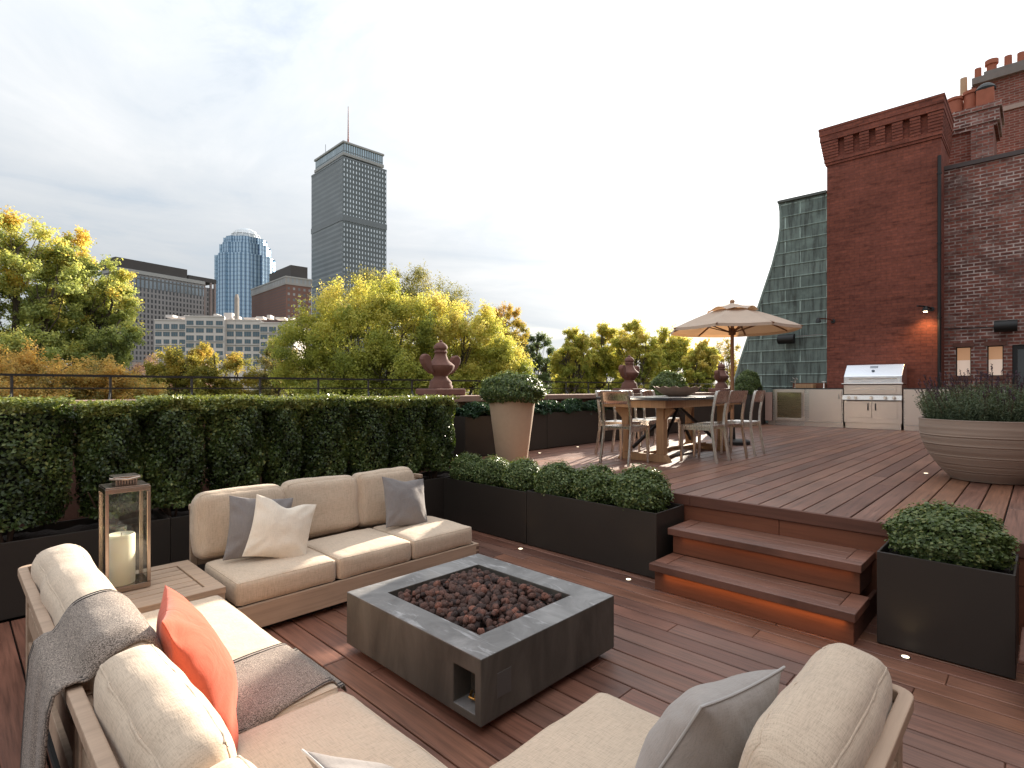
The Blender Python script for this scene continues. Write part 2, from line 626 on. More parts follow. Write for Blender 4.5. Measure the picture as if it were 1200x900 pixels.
def treeleaf(name, stops, trans=0.5):
    return leafmat(name, stops, 0.6, trans, 0.25, tmul=(1.0, 0.98, 0.75))


M['t_yellow'] = treeleaf('autumn yellow leaf', [(0.0, (0.13, 0.155, 0.045)), (0.25, (0.23, 0.265, 0.060)), (0.5, (0.40, 0.42, 0.095)), (0.75, (0.58, 0.53, 0.13)), (1.0, (0.72, 0.60, 0.20))])
M['t_lime'] = treeleaf('lime yellow leaf', [(0.0, (0.16, 0.205, 0.085)), (0.35, (0.27, 0.325, 0.115)), (0.65, (0.45, 0.49, 0.17)), (0.88, (0.62, 0.55, 0.15)), (1.0, (0.72, 0.50, 0.13))])
M['t_olive'] = treeleaf('olive leaf', [(0.0, (0.09, 0.10, 0.035)), (0.5, (0.19, 0.19, 0.065)), (1.0, (0.36, 0.31, 0.11))])
M['t_rust'] = treeleaf('rust leaf', [(0.0, (0.13, 0.15, 0.06)), (0.35, (0.24, 0.23, 0.09)), (0.6, (0.40, 0.30, 0.10)), (0.8, (0.54, 0.32, 0.09)), (1.0, (0.62, 0.46, 0.16))])
M['t_green'] = treeleaf('green leaf', [(0.0, (0.06, 0.09, 0.05)), (0.5, (0.12, 0.165, 0.08)), (1.0, (0.22, 0.25, 0.10))])
M['t_gold'] = treeleaf('gold leaf', [(0.0, (0.125, 0.14, 0.045)), (0.4, (0.28, 0.265, 0.06)), (0.75, (0.50, 0.37, 0.075)), (1.0, (0.66, 0.43, 0.14))])
M['t_pink'] = treeleaf('pinkish leaf', [(0.0, (0.14, 0.08, 0.06)), (1.0, (0.36, 0.24, 0.19))])

# ------------------------------------------------------------------ camera
cam = bpy.data.cameras.new('camera')
cam.sensor_width = 36
cam.lens = 642 / 1200 * 36
cam.shift_y = 5 / 1200
cam.clip_start = 0.05
cam.clip_end = 20000
co = bpy.data.objects.new('camera', cam)
C.objects.link(co)
co.location = (0, 0, EYE)
co.rotation_euler = (PI / 2, 0, math.atan2(-FWD[0], FWD[1]))
scn.camera = co

# ------------------------------------------------------------------ sun and sky
SUN_U, SUN_V = 948, 253
_a = (SUN_U - 600) / 642
sd = Vector((FWD[0] + RGT[0] * _a, FWD[1] + RGT[1] * _a, -(SUN_V - 455) / 642)).normalized()
sun = bpy.data.lights.new('sun', 'SUN')
sun.energy = 5.0
sun.angle = R(0.6)
sun.color = (1.0, 0.89, 0.74)
so = bpy.data.objects.new('sun', sun)
C.objects.link(so)
so.location = (0, 0, 30)
so.rotation_euler = sd.to_track_quat('Z', 'Y').to_euler()

w = bpy.data.worlds.new('World')
scn.world = w
w.use_nodes = True
t = w.node_tree
for n_ in list(t.nodes):
    t.nodes.remove(n_)


class WT(NT):
    def __init__(s, tree):
        s.t = tree


k = WT(t)
sky = k.n('ShaderNodeTexSky', sky_type='NISHITA', sun_disc=False)
sky.sun_elevation = math.asin(sd.z)
sky.sun_rotation = math.atan2(sd.x, sd.y)
sky.air_density = 1.0
sky.dust_density = 1.5
tc = k.n('ShaderNodeTexCoord')
dirn = tc.outputs['Generated']
sp = k.n('ShaderNodeSeparateXYZ')
k.l(dirn, sp.inputs[0])
zc = k.math('ADD', k.math('MAXIMUM', sp.outputs[2], 0.0), 0.16)
px = k.math('DIVIDE', sp.outputs[0], zc)
py = k.math('DIVIDE', sp.outputs[1], zc)
cb = k.n('ShaderNodeCombineXYZ')
k.l(px, cb.inputs[0]); k.l(py, cb.inputs[1])
mp = k.n('ShaderNodeMapping')
mp.inputs['Rotation'].default_value = (0, 0, R(-46))
mp.inputs['Scale'].default_value = (1.0, 0.8, 1)
k.l(cb.outputs[0], mp.inputs[0])
c1 = k.noise(mp.outputs[0], 0.9, 8, 0.58, 0.5)
c2 = k.noise(mp.outputs[0], 2.6, 7, 0.6, 0.7)
band = k.n('ShaderNodeMapping')
band.inputs['Rotation'].default_value = (0, 0, R(-46))
band.inputs['Scale'].default_value = (1.6, 1.6, 11.0)
k.l(dirn, band.inputs[0])
c3 = k.noise(band.outputs[0], 1.3, 7, 0.6, 0.5)
lowf = k.ramp(sp.outputs[2], [(0.10, 1.0), (0.38, 0.0)])
hi = k.math('ADD', k.math('MULTIPLY', c1, 0.62), k.math('MULTIPLY', c2, 0.38))
mxf = k.n('ShaderNodeMix', data_type='FLOAT')
k.l(lowf, mxf.inputs[0]); k.l(hi, mxf.inputs[2]); k.l(c3, mxf.inputs[3])
cl = mxf.outputs[0]
dt = k.n('ShaderNodeVectorMath', operation='DOT_PRODUCT')
k.l(dirn, dt.inputs[0])
dt.inputs[1].default_value = sd
dp = k.math('MAXIMUM', dt.outputs['Value'], 0.0)
near = k.math('POWER', dp, 3.0)
nearer = k.math('POWER', dp, 14.0)
cloud = k.ramp(cl, [(0.34, (0.66, 0.725, 0.80)), (0.50, (0.80, 0.835, 0.87)), (0.66, (0.97, 0.975, 0.98))])
zen = k.math('POWER', k.math('MAXIMUM', sp.outputs[2], 0.0), 2.5)
lum = k.math('ADD', k.math('ADD', k.math('MULTIPLY', near, 1.0), k.math('MULTIPLY', nearer, 4.5)), 5.35)
lum = k.math('MULTIPLY', lum, k.math('ADD', k.math('MULTIPLY', zen, 1.4), 1.0))
lum = k.math('MULTIPLY', lum, k.ramp(sp.outputs[2], [(0.0, 0.74), (0.16, 0.82), (0.36, 1.0)]))
cv = k.n('ShaderNodeVectorMath', operation='SCALE')
k.l(cloud, cv.inputs[0])
k.l(lum, cv.inputs['Scale'])
cover = k.ramp(k.math('ADD', cl, k.math('MULTIPLY', near, 0.06)), [(0.30, 0.55), (0.46, 0.96)])
fin = k.mix(cover, sky.outputs[0], cv.outputs[0])
bg = k.n('ShaderNodeBackground')
bg.inputs['Strength'].default_value = 0.06
k.l(fin, bg.inputs['Color'])
wo = k.n('ShaderNodeOutputWorld')
k.l(bg.outputs[0], wo.inputs['Surface'])

scn.view_settings.view_transform = 'Standard'
scn.view_settings.look = 'None'
scn.view_settings.exposure = 1.62
scn.view_settings.gamma = 1.0
scn.cycles.use_denoising = True
scn.cycles.max_bounces = 8
scn.cycles.transparent_max_bounces = 12
scn.cycles.sample_clamp_indirect = 8.0

# ================================================================== THE SETTING
# ---- ground far below the roof, reaching the horizon
g = MB()
g.box(-6000, 6000, -6000, 6000, -14.6, -14.5)
m_ = NT('park ground')
nn = m_.noise(m_.coord((0.02, 0.02, 0.02)), 1.0, 6)
setting(obj('ground', g, m_.fin(m_.ramp(nn, [(0.4, (0.05, 0.06, 0.025)), (0.6, (0.10, 0.08, 0.05))]), 0.95)))


def boards(name, mat, axis, a0, a1, b0, b1, ztop, pitch, gap, seglen, thick=0.03, cut=None):
    """Decking: boards run along `axis` from a0 to a1, laid side by side from b0 to b1."""
    mb = MB()
    n = int(round((b1 - b0) / pitch))
    for i in range(n):
        y0 = b0 + i * pitch + gap / 2
        y1 = y0 + pitch - gap
        p = a0 - random.uniform(0, seglen)
        while p < a1:
            q = p + random.uniform(0.75, 1.25) * seglen
            s, e = max(p, a0), min(q - 0.003, a1)
            if e - s > 0.05:
                mb.rnd = random.random()
                dz = random.uniform(-0.0012, 0.0)
                if axis == 'X':
                    mb.box(s, e, y0, y1, ztop - thick, ztop + dz)
                else:
                    mb.box(y0, y1, s, e, ztop - thick, ztop + dz)
            p = q
    return obj(name, mb, mat, bevel=0.003, seg=1)


lower = boards('lower_deck', M['deck_low'], 'Y', -3.18, 4.78, -2.24, 4.35, 0.0, 0.1405, 0.009, 2.6)
setting(lower)
v = MB(); v.box(-2.3, 4.4, -3.18, 5.3, -0.3, -0.031)
obj('subfloor', v, M['void'], lower)
upper = boards('upper_deck', M['deck_up'], 'X', 4.375, 14.88, -4.0, 5.28, 0.6, 0.155, 0.010, 2.9)
setting(upper)
v = MB(); v.box(4.5, 14.9, -4.0, 6.4, 0.3, 0.569)
obj('subfloor', v, M['void'], upper)
v = MB()
v.rnd = 0.3; v.box(4.335, 4.374, -4.0, 2.12, 0.515, 0.602)
v.rnd = 0.45; v.box(4.335, 4.374, 2.121, 5.28, 0.515, 0.602)
obj('nosing_board', v, M['ipe_dark'], upper, bevel=0.004)
v = MB()
v.box(4.350, 4.373, 1.42, 5.28, 0.35, 0.511)
v.box(4.350, 4.373, -4.0, 1.416, 0.35, 0.511)
v.box(4.352, 4.373, -4.0, 5.28, 0.0, 0.346)
obj('fascia_board', v, M['ipe_z'], upper, bevel=0.002)

# ---- deck lights let into the boards
for i, (x, y, z, lab) in enumerate((
        (3.728, 3.494, 0, 'small round lit deck light before the joint of the two long low planters'),
        (3.718, 2.326, 0, 'small round lit deck light beside the left end of the stairs'),
        (3.718, 0.546, 0, 'small round lit deck light at the foot of the square planter'),
        (7.188, 0.878, 0.6, 'small round deck light beside the wide ribbed bowl'),
        (5.72, 5.0, 0.6, 'small round deck light behind the tall tapered pot'),
        (6.72, 5.1, 0.6, 'small round deck light before the far planter boxes'))):
    t_ = thing('deck_light', (x, y, z), lab, 'deck light', 'lights set into the deck')
    v = MB(); v.lathe([(0.027, 0.0), (0.027, 0.003), (0.018, 0.005)], 20)
    obj('rim', v, M['steel'], t_)
    v = MB(); v.lathe([(0.0, 0.0062), (0.0185, 0.0056), (0.0185, 0.002)], 20)
    if i == 0:
        m_el = emit('lit deck lens', (1.0, 0.84, 0.60), 1.1)
    obj('lens', v, m_el, t_)
    if i in (0, 1, 2):
        la = bpy.data.lights.new('deck_lamp', 'SPOT')
        la.energy = 0.3
        la.color = (1.0, 0.74, 0.38)
        la.spot_size = R(100); la.spot_blend = 1.0
        la.shadow_soft_size = 0.02
        lo = bpy.data.objects.new('deck_lamp', la)
        C.objects.link(lo)
        lo.location = (0, 0, 0.03)
        lo.rotation_euler = (PI, R(0), 0)
        lo.parent = t_

# ---- the stairs between the decks
st = thing('deck_stairs', (3.64, 1.43, 0), 'two dark hardwood steps lit orange under their treads leading to the upper deck', 'stairs')
for i, (xf, z) in enumerate(((3.635, 0.2), (3.955, 0.4))):
    y0, y1 = (0.770, 2.10) if i == 0 else (0.805, 2.12)
    ox, oy = 3.64, 1.43
    xb = (4.0, 4.348)[i]
    v = MB()
    v.rnd = 0.2; v.box(xf - ox, xf + 0.085 - ox, y0 - oy, y1 - oy, z - 0.052, z)
    v.rnd = 0.5; v.box(xf + 0.089 - ox, xb - ox, y0 - oy, y0 + 0.10 - oy, z - 0.052, z)
    v.rnd = 0.5; v.box(xf + 0.089 - ox, xb - ox, y1 - 0.10 - oy, y1 - oy, z - 0.052, z)
    v.rnd = 0.6; v.box(xf + 0.089 - ox, (xf + 0.089 + xb) / 2 - 0.002 - ox, y0 + 0.104 - oy, y1 - 0.104 - oy, z - 0.052, z - 0.001)
    v.rnd = 0.75; v.box((xf + 0.089 + xb) / 2 + 0.002 - ox, xb - ox, y0 + 0.104 - oy, y1 - 0.104 - oy, z - 0.052, z - 0.001)
    obj('tread', v, M['deck_low'], st, bevel=0.004)
    v = MB()
    v.box(xf + 0.052 - ox, xf + 0.074 - ox, y0 + 0.02 - oy, y1 - 0.02 - oy, z - 0.2, z - 0.054)
    obj('riser', v, M['ipe_z'], st, bevel=0.002)
    for yy in (y0 + 0.02, y1 - 0.045):
        v = MB()
        v.box(xf + 0.0745 - ox, 4.346 - ox, yy - oy, yy + 0.025 - oy, z - 0.2, z - 0.054)
        obj('side_board', v, M['ipe_dark'], st)
    v = MB()
    v.box(xf + 0.022 - ox, xf + 0.030 - ox, y0 + 0.06 - oy, y1 - 0.10 - oy, z - 0.0550, z - 0.0525)
    obj('light_strip', v, emit('amber led strip %d' % i, (1.0, 0.42, 0.10), 0.15), st)
    la = bpy.data.lights.new('step_lamp', 'AREA')
    la.shape = 'RECTANGLE'
    la.size = 0.012
    la.size_y = y1 - y0 - 0.16
    la.energy = (0.155, 0.042)[i]
    la.color = (1.0, 0.47, 0.15)
    la.spread = R(84)
    lo = bpy.data.objects.new('step_lamp', la)
    C.objects.link(lo)
    lo.location = (xf + 0.026 - ox, (y0 + y1) / 2 - 0.02 - oy, z - 0.0556)
    lo.rotation_euler = (0, R(-24), 0)
    lo.parent = st


# ================================================================== PLANTERS
def planter(x0, x1, y0, y1, z0, z1, label, group='dark bronze planter boxes', soil=0.05, rim=0.012):
    cx, cy = (x0 + x1) / 2, (y0 + y1) / 2
    t_ = thing('planter_box', (cx, cy, z0), label, 'planter', group)
    a, b, h = (x1 - x0) / 2, (y1 - y0) / 2, z1 - z0
    mb = MB()
    o = [(-a, -b), (a, -b), (a, b), (-a, b)]
    i_ = [(-a + rim, -b + rim), (a - rim, -b + rim), (a - rim, b - rim), (-a + rim, b - rim)]
    vs = [(x, y, 0.008) for x, y in o] + [(x, y, h) for x, y in o] + [(x, y, h) for x, y in i_] + [(x, y, h - 0.14) for x, y in i_]
    fs = []
    for q in range(4):
        q2 = (q + 1) % 4
        fs += [(q, q2, 4 + q2, 4 + q), (4 + q, 4 + q2, 8 + q2, 8 + q), (8 + q, 8 + q2, 12 + q2, 12 + q)]
    fs += [(3, 2, 1, 0), (12, 13, 14, 15)]
    mb.add(vs, fs)
    obj('box', mb, M['planter'], t_, bevel=0.003)
    s = MB()
    n = max(4, int((x1 - x0) / 0.06)); k = max(4, int((y1 - y0) / 0.06))
    vs, fs = [], []
    for ii in range(n + 1):
        for jj in range(k + 1):
            x = -a + rim + 0.002 + (2 * a - 2 * rim - 0.004) * ii / n
            y = -b + rim + 0.002 + (2 * b - 2 * rim - 0.004) * jj / k
            vs.append((x, y, h - soil + random.uniform(-0.012, 0.012)))
    for ii in range(n):
        for jj in range(k):
            p = ii * (k + 1) + jj
            fs.append((p, p + k + 1, p + k + 2, p + 1))
    s.add(vs, fs)
    obj('soil', s, M['soil'], t_)
    return t_


planter(-1.9, 1.20, 4.80, 5.28, 0, 0.505, 'long dark planter under the hedge at the far left, behind the lantern')
planter(1.204, 4.33, 4.80, 5.28, 0, 0.505, 'long dark planter under the hedge behind the three seat sofa')
planter(3.865, 4.325, 2.165, 3.543, 0, 0.52, 'low dark planter with three round box shrubs, ending at the stairs')
planter(3.865, 4.325, 3.550, 4.797, 0, 0.505, 'low dark planter with three round box shrubs, in the corner by the hedge')
planter(3.805, 4.318, 0.095, 0.697, 0, 0.542, 'square dark planter with one clipped shrub right of the stairs')
for x0, x1, lab in ((4.62, 6.23, 'dark planter box along the parapet behind the tall tapered pot'),
                    (6.24, 8.2, 'dark planter box along the parapet left of the dining table'),
                    (8.21, 10.2, 'dark planter box along the parapet behind the dining chairs'),
                    (10.21, 12.4, 'dark planter box along the parapet behind the parasol')):
    planter(x0, x1, 5.30, 5.72, 0.6, 1.135, lab)
planter(13.3, 14.3, 4.98, 5.5, 0.6, 1.35, 'dark planter box in the far corner beside the outdoor fridge')


# ================================================================== FOLIAGE
def leaf_mesh(name, P, N, size, vals, mat, aspect=0.55, jitter=0.35, attr='rnd', core=None):
    """Kite-shaped leaves: P positions, N facing directions, size per leaf, vals colour value per leaf."""
    n = len(P)
    P = np.asarray(P, float)
    N = np.asarray(N, float)
    N = N + rng.normal(0, jitter, N.shape)
    N /= np.linalg.norm(N, axis=1)[:, None] + 1e-9
    A = rng.normal(0, 1, (n, 3))
    A -= (A * N).sum(1)[:, None] * N
    A /= np.linalg.norm(A, axis=1)[:, None] + 1e-9
    B = np.cross(N, A)
    s = np.broadcast_to(np.asarray(size, float), (n,))[:, None]
    fold = N * s * 0.16
    v0 = P - A * s * 0.5
    v1 = P + B * s * aspect * 0.5 + fold
    v2 = P + A * s * 0.5
    v3 = P - B * s * aspect * 0.5 + fold
    V = np.stack([v0, v1, v2, v3], 1).reshape(-1, 3)
    me = bpy.data.meshes.new(name)
    me.vertices.add(4 * n)
    me.vertices.foreach_set('co', V.ravel())
    me.loops.add(4 * n)
    me.loops.foreach_set('vertex_index', np.arange(4 * n, dtype=np.int32))
    me.polygons.add(n)
    me.polygons.foreach_set('loop_start', np.arange(0, 4 * n, 4, dtype=np.int32))
    me.polygons.foreach_set('loop_total', np.full(n, 4, dtype=np.int32))
    at = me.attributes.new(attr, 'FLOAT', 'FACE')
    at.data.foreach_set('value', np.clip(vals, 0, 1).astype(np.float32))
    me.update()
    me.validate()
    me.materials.append(mat)
    return me


def block_leaves(n, sx, sy, z0, z1, shell=0.10, taper=0.8):
    """Leaf positions filling the shell of a clipped block, ragged at its foot."""
    P, N = [], []
    h = z1 - z0
    areas = np.array([sy * h, sy * h, sx * h, sx * h, sx * sy * 1.3])
    pick = rng.choice(5, n, p=areas / areas.sum())
    u, v = rng.uniform(-0.5, 0.5, n), rng.uniform(0, 1, n)
    d = np.abs(rng.normal(0, shell, n))
    ph = rng.uniform(0, 6.28, 4)
    for i in range(n):
        f = pick[i]
        z = z0 + v[i] * h
        lump = 0.022 * math.sin(z * 11 + ph[0] + u[i] * 7) + 0.018 * math.sin(z * 23 + ph[1] - u[i] * 13)
        tp = 1.0 - (1 - taper) * max(0.0, 1 - v[i] * 2.2) ** 1.4
        rd = 0.115 * abs(2 * u[i]) ** 2.8 + 0.05 * max(0.0, (v[i] - 0.86) / 0.14) ** 2
        if f < 2:
            sg = 1 if f == 0 else -1
            p = (sg * (sx / 2 * tp + lump - d[i] - rd), u[i] * sy * tp, z)
            q = (sg, 0, 0.35)
        elif f < 4:
            sg = 1 if f == 2 else -1
            p = (u[i] * sx * tp, sg * (sy / 2 * tp + lump - d[i] - rd), z)
            q = (0, sg, 0.35)
        else:
            p = (u[i] * sx, (v[i] - 0.5) * sy, z1 + lump * 0.9 - d[i] * 0.6 - 0.5 * rd)
            q = (0, 0, 1)
        P.append(p); N.append(q)
    return np.array(P), np.array(N)


def hedge_mesh(idx, sx, n=15000, sy=0.42, z0=0.10, z1=0.93):
    P, N = block_leaves(n, sx, sy, z0, z1, 0.035)
    # short shoots above the clipped top, coloured bright to look sunlit
    k = 1100
    T = np.stack([rng.uniform(-sx / 2, sx / 2, k), rng.uniform(-sy / 2, sy / 2, k), z1 + np.abs(rng.normal(0.0, 0.018, k))], 1)
    vals = np.clip(rng.normal(0.42, 0.20, n) + 0.22 * np.sin(P[:, 0] * 9 + P[:, 2] * 7 + idx), 0, 1)
    lit_top = P[:, 2] > z1 - 0.075
    vals[lit_top] += 0.42  # sunlight along the hedge top is put into the leaf colour
    P = np.vstack([P, T]); N = np.vstack([N, np.tile((0, 0, 1.0), (k, 1))])
    vals = np.concatenate([vals, rng.uniform(0.8, 1.0, k)])
    return leaf_mesh('hedge_leaves', P, N, rng.uniform(0.020, 0.036, len(P)), vals, M['hedge'], 0.62, 0.55)


def core_block(sx, sy, z0, z1):
    mb = MB()
    n = 6
    for i in range(n):
        a, b = i / n, (i + 1) / n
        def sec(q):
            tp = 0.55 + 0.45 * min(1, q * 2.2)
            return sx / 2 * tp, sy / 2 * tp, z0 + (z1 - z0) * q
        x1_, y1_, za = sec(a); x2_, y2_, zb = sec(b)
        mb.hexa([(-x1_, -y1_, za), (x1_, -y1_, za), (x1_, y1_, za), (-x1_, y1_, za)], [(-x2_, -y2_, zb), (x2_, -y2_, zb), (x2_, y2_, zb), (-x2_, y2_, zb)])
    return mb


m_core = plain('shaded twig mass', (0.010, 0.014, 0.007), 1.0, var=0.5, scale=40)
HB = [(-1.42, -0.75), (-0.75, -0.08), (-0.07, 0.64), (0.665, 1.06), (1.06, 1.49), (1.53, 1.97), (1.98, 2.31), (2.31, 2.79), (2.79, 3.25), (3.25, 3.72), (3.72, 4.16)]
HL = ['leftmost clipped block of the dark green hedge, mostly cut off by the frame',
      'clipped hedge block second from the left end, near the left edge',
      'tall bushy hedge block at the left, beside the gap behind the sofa back',
      'clipped hedge block right behind the glass lantern',
      'clipped hedge block just right of the lantern, left of a gap showing the wall',
      'clipped hedge block above the left end of the three seat sofa',
      'narrow clipped hedge block above the grey and ivory pillows',
      'clipped hedge block above the middle of the three seat sofa',
      'clipped hedge block above the right cushion of the three seat sofa',
      'last but one clipped hedge block toward the brownstone urn',
      'end block of the hedge below the large brownstone urn']
hed = [hedge_mesh(i, s) for i, s in enumerate((0.46, 0.42, 0.68))]
for i, ((a, b), lab) in enumerate(zip(HB, HL)):
    wd = b - a
    mi = 2 if wd > 0.55 else (0 if wd > 0.44 else 1)
    base = (0.46, 0.42, 0.68)[mi]
    t_ = thing('hedge_plant', ((a + b) / 2, 5.055 + random.uniform(-0.015, 0.015), 0.465 + random.uniform(-0.014, 0.014)), lab, 'hedge', 'clipped hedge blocks along the parapet')
    o = link('foliage', hed[mi], None, t_)
    o.scale = (wd / base * 0.985, 1.0, 1.0 + random.uniform(-0.028, 0.022))
    if i % 2:
        o.rotation_euler = (0, 0, PI)
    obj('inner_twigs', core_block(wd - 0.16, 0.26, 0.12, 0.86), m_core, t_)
    v = MB()
    for q in range(7):
        x, y = random.uniform(-0.07, 0.07), random.uniform(-0.05, 0.05)
        v.tube([(x * 0.5, y * 0.5, -0.02), (x, y, 0.08), (x * 2.6, y * 3.2 - 0.03, 0.30)], [0.011, 0.009, 0.004], 6)
    obj('stem', v, M['twig'], t_)


def ball_leaves(n, rx, ry, rz, zc, flat=0.0):
    U = rng.normal(0, 1, (n, 3))
    U /= np.linalg.norm(U, axis=1)[:, None]
    U = U[U[:, 2] > -0.62]
    lump = 1 + 0.05 * np.sin(U[:, 0] * 7 + 1) * np.sin(U[:, 1] * 8) + 0.05 * np.sin(U[:, 2] * 9 + U[:, 0] * 5)
    r = lump * (1 - np.abs(rng.normal(0, 0.07, len(U))))
    P = U * r[:, None] * np.array([rx, ry, rz]) + np.array([0, 0, zc])
    return P, U


def shrub_mesh(rx, ry, rz, n, size, mat, zc):
    P, N = ball_leaves(n, rx, ry, rz, zc)
    # little upright sprigs break the outline
    k = int(n * 0.12)
    idx = rng.choice(len(P), k)
    Q = P[idx] + N[idx] * rng.uniform(0.005, 0.035, (k, 1)) + np.array([0, 0, 0.008])
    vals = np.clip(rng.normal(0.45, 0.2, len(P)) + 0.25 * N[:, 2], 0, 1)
    vals = np.concatenate([vals, rng.uniform(0.55, 1, k)])
    return leaf_mesh('shrub_leaves', np.vstack([P, Q]), np.vstack([N + np.array([0, 0, 0.4]), N[idx] + np.array([0, 0, 0.8])]), rng.uniform(size * 0.7, size * 1.3, len(P) + k), vals, mat, 0.6, 0.6)


def shrub(name, x, y, z, me, sc, lab, cat, group, core, stems=5, rz=0.0, cm=None):
    t_ = thing(name, (x, y, z), lab, cat, group, rz)
    o = link('foliage', me, None, t_)
    o.scale = sc
    v = MB()
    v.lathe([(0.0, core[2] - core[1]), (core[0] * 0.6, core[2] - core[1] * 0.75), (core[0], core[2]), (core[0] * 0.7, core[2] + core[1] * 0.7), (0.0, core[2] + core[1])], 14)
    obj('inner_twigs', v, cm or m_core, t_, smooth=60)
    v = MB()
    for q in range(stems):
        a = q * 2 * PI / stems + rz
        v.tube([(0.015 * math.cos(a), 0.015 * math.sin(a), -0.03), (0.04 * math.cos(a), 0.04 * math.sin(a), 0.06), (0.12 * math.cos(a), 0.12 * math.sin(a), core[2])], [0.008, 0.007, 0.004], 5)
    obj('stem', v, M['twig'], t_)
    return t_


bx = [shrub_mesh(0.25, 0.22, 0.22, 9000, 0.027, M['box'], 0.16) for _ in range(2)]
SH = [(2.44, 1.06, 'rounded box shrub in the low planter, nearest the stairs'),
      (2.89, 0.98, 'rounded box shrub in the middle of the planter beside the stairs'),
      (3.33, 0.94, 'rounded box shrub at the joint end of the planter beside the stairs'),
      (3.80, 0.90, 'small box shrub in the corner planter, nearest the planter joint'),
      (4.21, 0.88, 'small box shrub with yellowish tips in the middle of the corner planter'),
      (4.62, 0.88, 'small box shrub deepest in the corner, next to the hedge end')]
for i, (y, s, lab) in enumerate(SH):
    shrub('box_shrub', 4.085 + random.uniform(-0.02, 0.02), y, 0.455, bx[i % 2], (s * 0.93, s, s * 0.90), lab, 'shrub', 'round box shrubs in the low planters', (0.17 * s, 0.13, 0.15), rz=i * 1.3)
big = shrub_mesh(0.30, 0.27, 0.235, 11000, 0.026, M['box'], 0.18)
shrub('box_shrub', 4.06, 0.395, 0.475, big, (0.80, 1.06, 0.80), 'clipped dome shaped box shrub in the square planter right of the stairs', 'shrub', 'round box shrubs in the low planters', (0.19, 0.14, 0.15))

# ---- tall tapered pot with its shrub
t_ = thing('tapered_pot', (4.887, 4.725, 0.6), 'tall tapered sandy stone pot on the upper deck corner', 'pot')
v = MB()
v.lathe([(0.0, 0.0), (0.185, 0.0), (0.19, 0.01), (0.287, 0.745), (0.305, 0.752), (0.312, 0.762), (0.312, 0.80), (0.305, 0.806), (0.285, 0.806), (0.275, 0.795), (0.265, 0.70), (0.0, 0.70)], 48)
obj('pot_body', v, M['taupe_pot'], t_, smooth=35)
v = MB(); v.lathe([(0.0, 0.745), (0.27, 0.735)], 24)
obj('soil', v, M['soil'], t_)
mp_ = shrub_mesh(0.40, 0.40, 0.22, 12000, 0.03, M['box'], 0.10)
shrub('mounded_shrub', 4.887, 4.725, 1.36, mp_, (1, 1, 1), 'wide mounded box shrub growing in the tall tapered pot', 'shrub', None, (0.27, 0.13, 0.10))
mound = shrub_mesh(0.50, 0.40, 0.44, 14000, 0.038, M['box'], 0.22)
shrub('mounded_shrub', 10.35, 5.52, 1.10, mound, (1.05, 0.9, 1.12), 'large dark mounded shrub by the parapet behind the stone bowl', 'shrub', 'mounded shrubs along the parapet', (0.36, 0.30, 0.2))
shrub('mounded_shrub', 13.8, 5.22, 1.28, mound, (0.86, 0.7, 0.98), 'dark low shrub in the far corner against the copper slope', 'shrub', 'mounded shrubs along the parapet', (0.30, 0.26, 0.2))

# ---- low juniper cover in the parapet planters
cov = None
for i, (x0, x1, lab) in enumerate(((4.62, 6.23, 'low dark juniper cover behind the tall tapered pot'), (6.24, 8.2, 'low green juniper cover along the parapet left of the table'),
                                   (8.21, 10.2, 'low green juniper cover along the parapet behind the chairs'), (10.21, 12.4, 'low green juniper cover along the parapet behind the parasol'))):
    n = 9000
    X_ = rng.uniform(x0 + 0.02, x1 - 0.02, n)
    Y_ = rng.uniform(5.27, 5.75, n)
    hh = 0.16 + 0.05 * np.sin(X_ * 9) + 0.03 * np.sin(X_ * 23 + 1) - 1.2 * (Y_ - 5.51) ** 2
    Z_ = 1.10 + hh * (1 - np.abs(rng.normal(0, 0.30, n)))
    me = leaf_mesh('juniper_leaves', np.stack([X_, Y_, Z_], 1), np.tile((0, -0.3, 1.0), (n, 1)), rng.uniform(0.03, 0.06, n), np.clip(rng.normal(0.4, 0.25, n) + (Z_ - 1.2) * 1.5, 0, 1), M['cover'], 0.4, 0.9)
    tag(link('ground_cover', me, None), lab, 'ground cover', None, 'stuff')

# ---- ribbed bowl with lavender
BX, BY = 7.12, 0.375
t_ = thing('bowl_planter', (BX, BY, 0.6), 'wide round ribbed stone bowl planter at the right of the upper deck', 'planter')
prof = [(0.0, 0.0), (0.27, 0.0), (0.30, 0.008)]
for i in range(1, 60):
    q = i / 60
    r = 0.29 + 0.262 * math.sin(min(1, q * 1.12) * PI / 2) ** 0.85
    groove = -0.006 if i in (9, 16, 24, 35, 44) else (0.005 if i in (10, 17, 25, 36, 45) else 0.001 * math.sin(i * 1.1))
    prof.append((r + groove, 0.008 + 0.580 * q))
prof += [(0.556, 0.595), (0.550, 0.600), (0.53, 0.598), (0.52, 0.585), (0.50, 0.52), (0.0, 0.52)]
v = MB(); v.lathe(prof, 72)
m_ = NT('banded stone bowl')
cc = m_.noise(m_.coord((0.6, 0.6, 15)), 1.0, 5, 0.6)
obj('bowl_body', v, m_.fin(m_.mix(m_.ramp(cc, [(0.35, 0.0), (0.65, 1.0)]), (0.27, 0.195, 0.15), (0.37, 0.28, 0.22)), 0.75, 0, m_.bump(cc, 0.25, 0.01)), t_, smooth=25)
v = MB(); v.lathe([(0.0, 0.558), (0.512, 0.550)], 32)
obj('soil', v, M['soil'], t_)
lt = thing('lavender_plant', (BX, BY, 1.155), 'bushy grey green lavender with faded purple spikes in the ribbed bowl', 'plant')
P, N, vals, S = [], [], [], []
FP, FN = [], []
stem = MB()
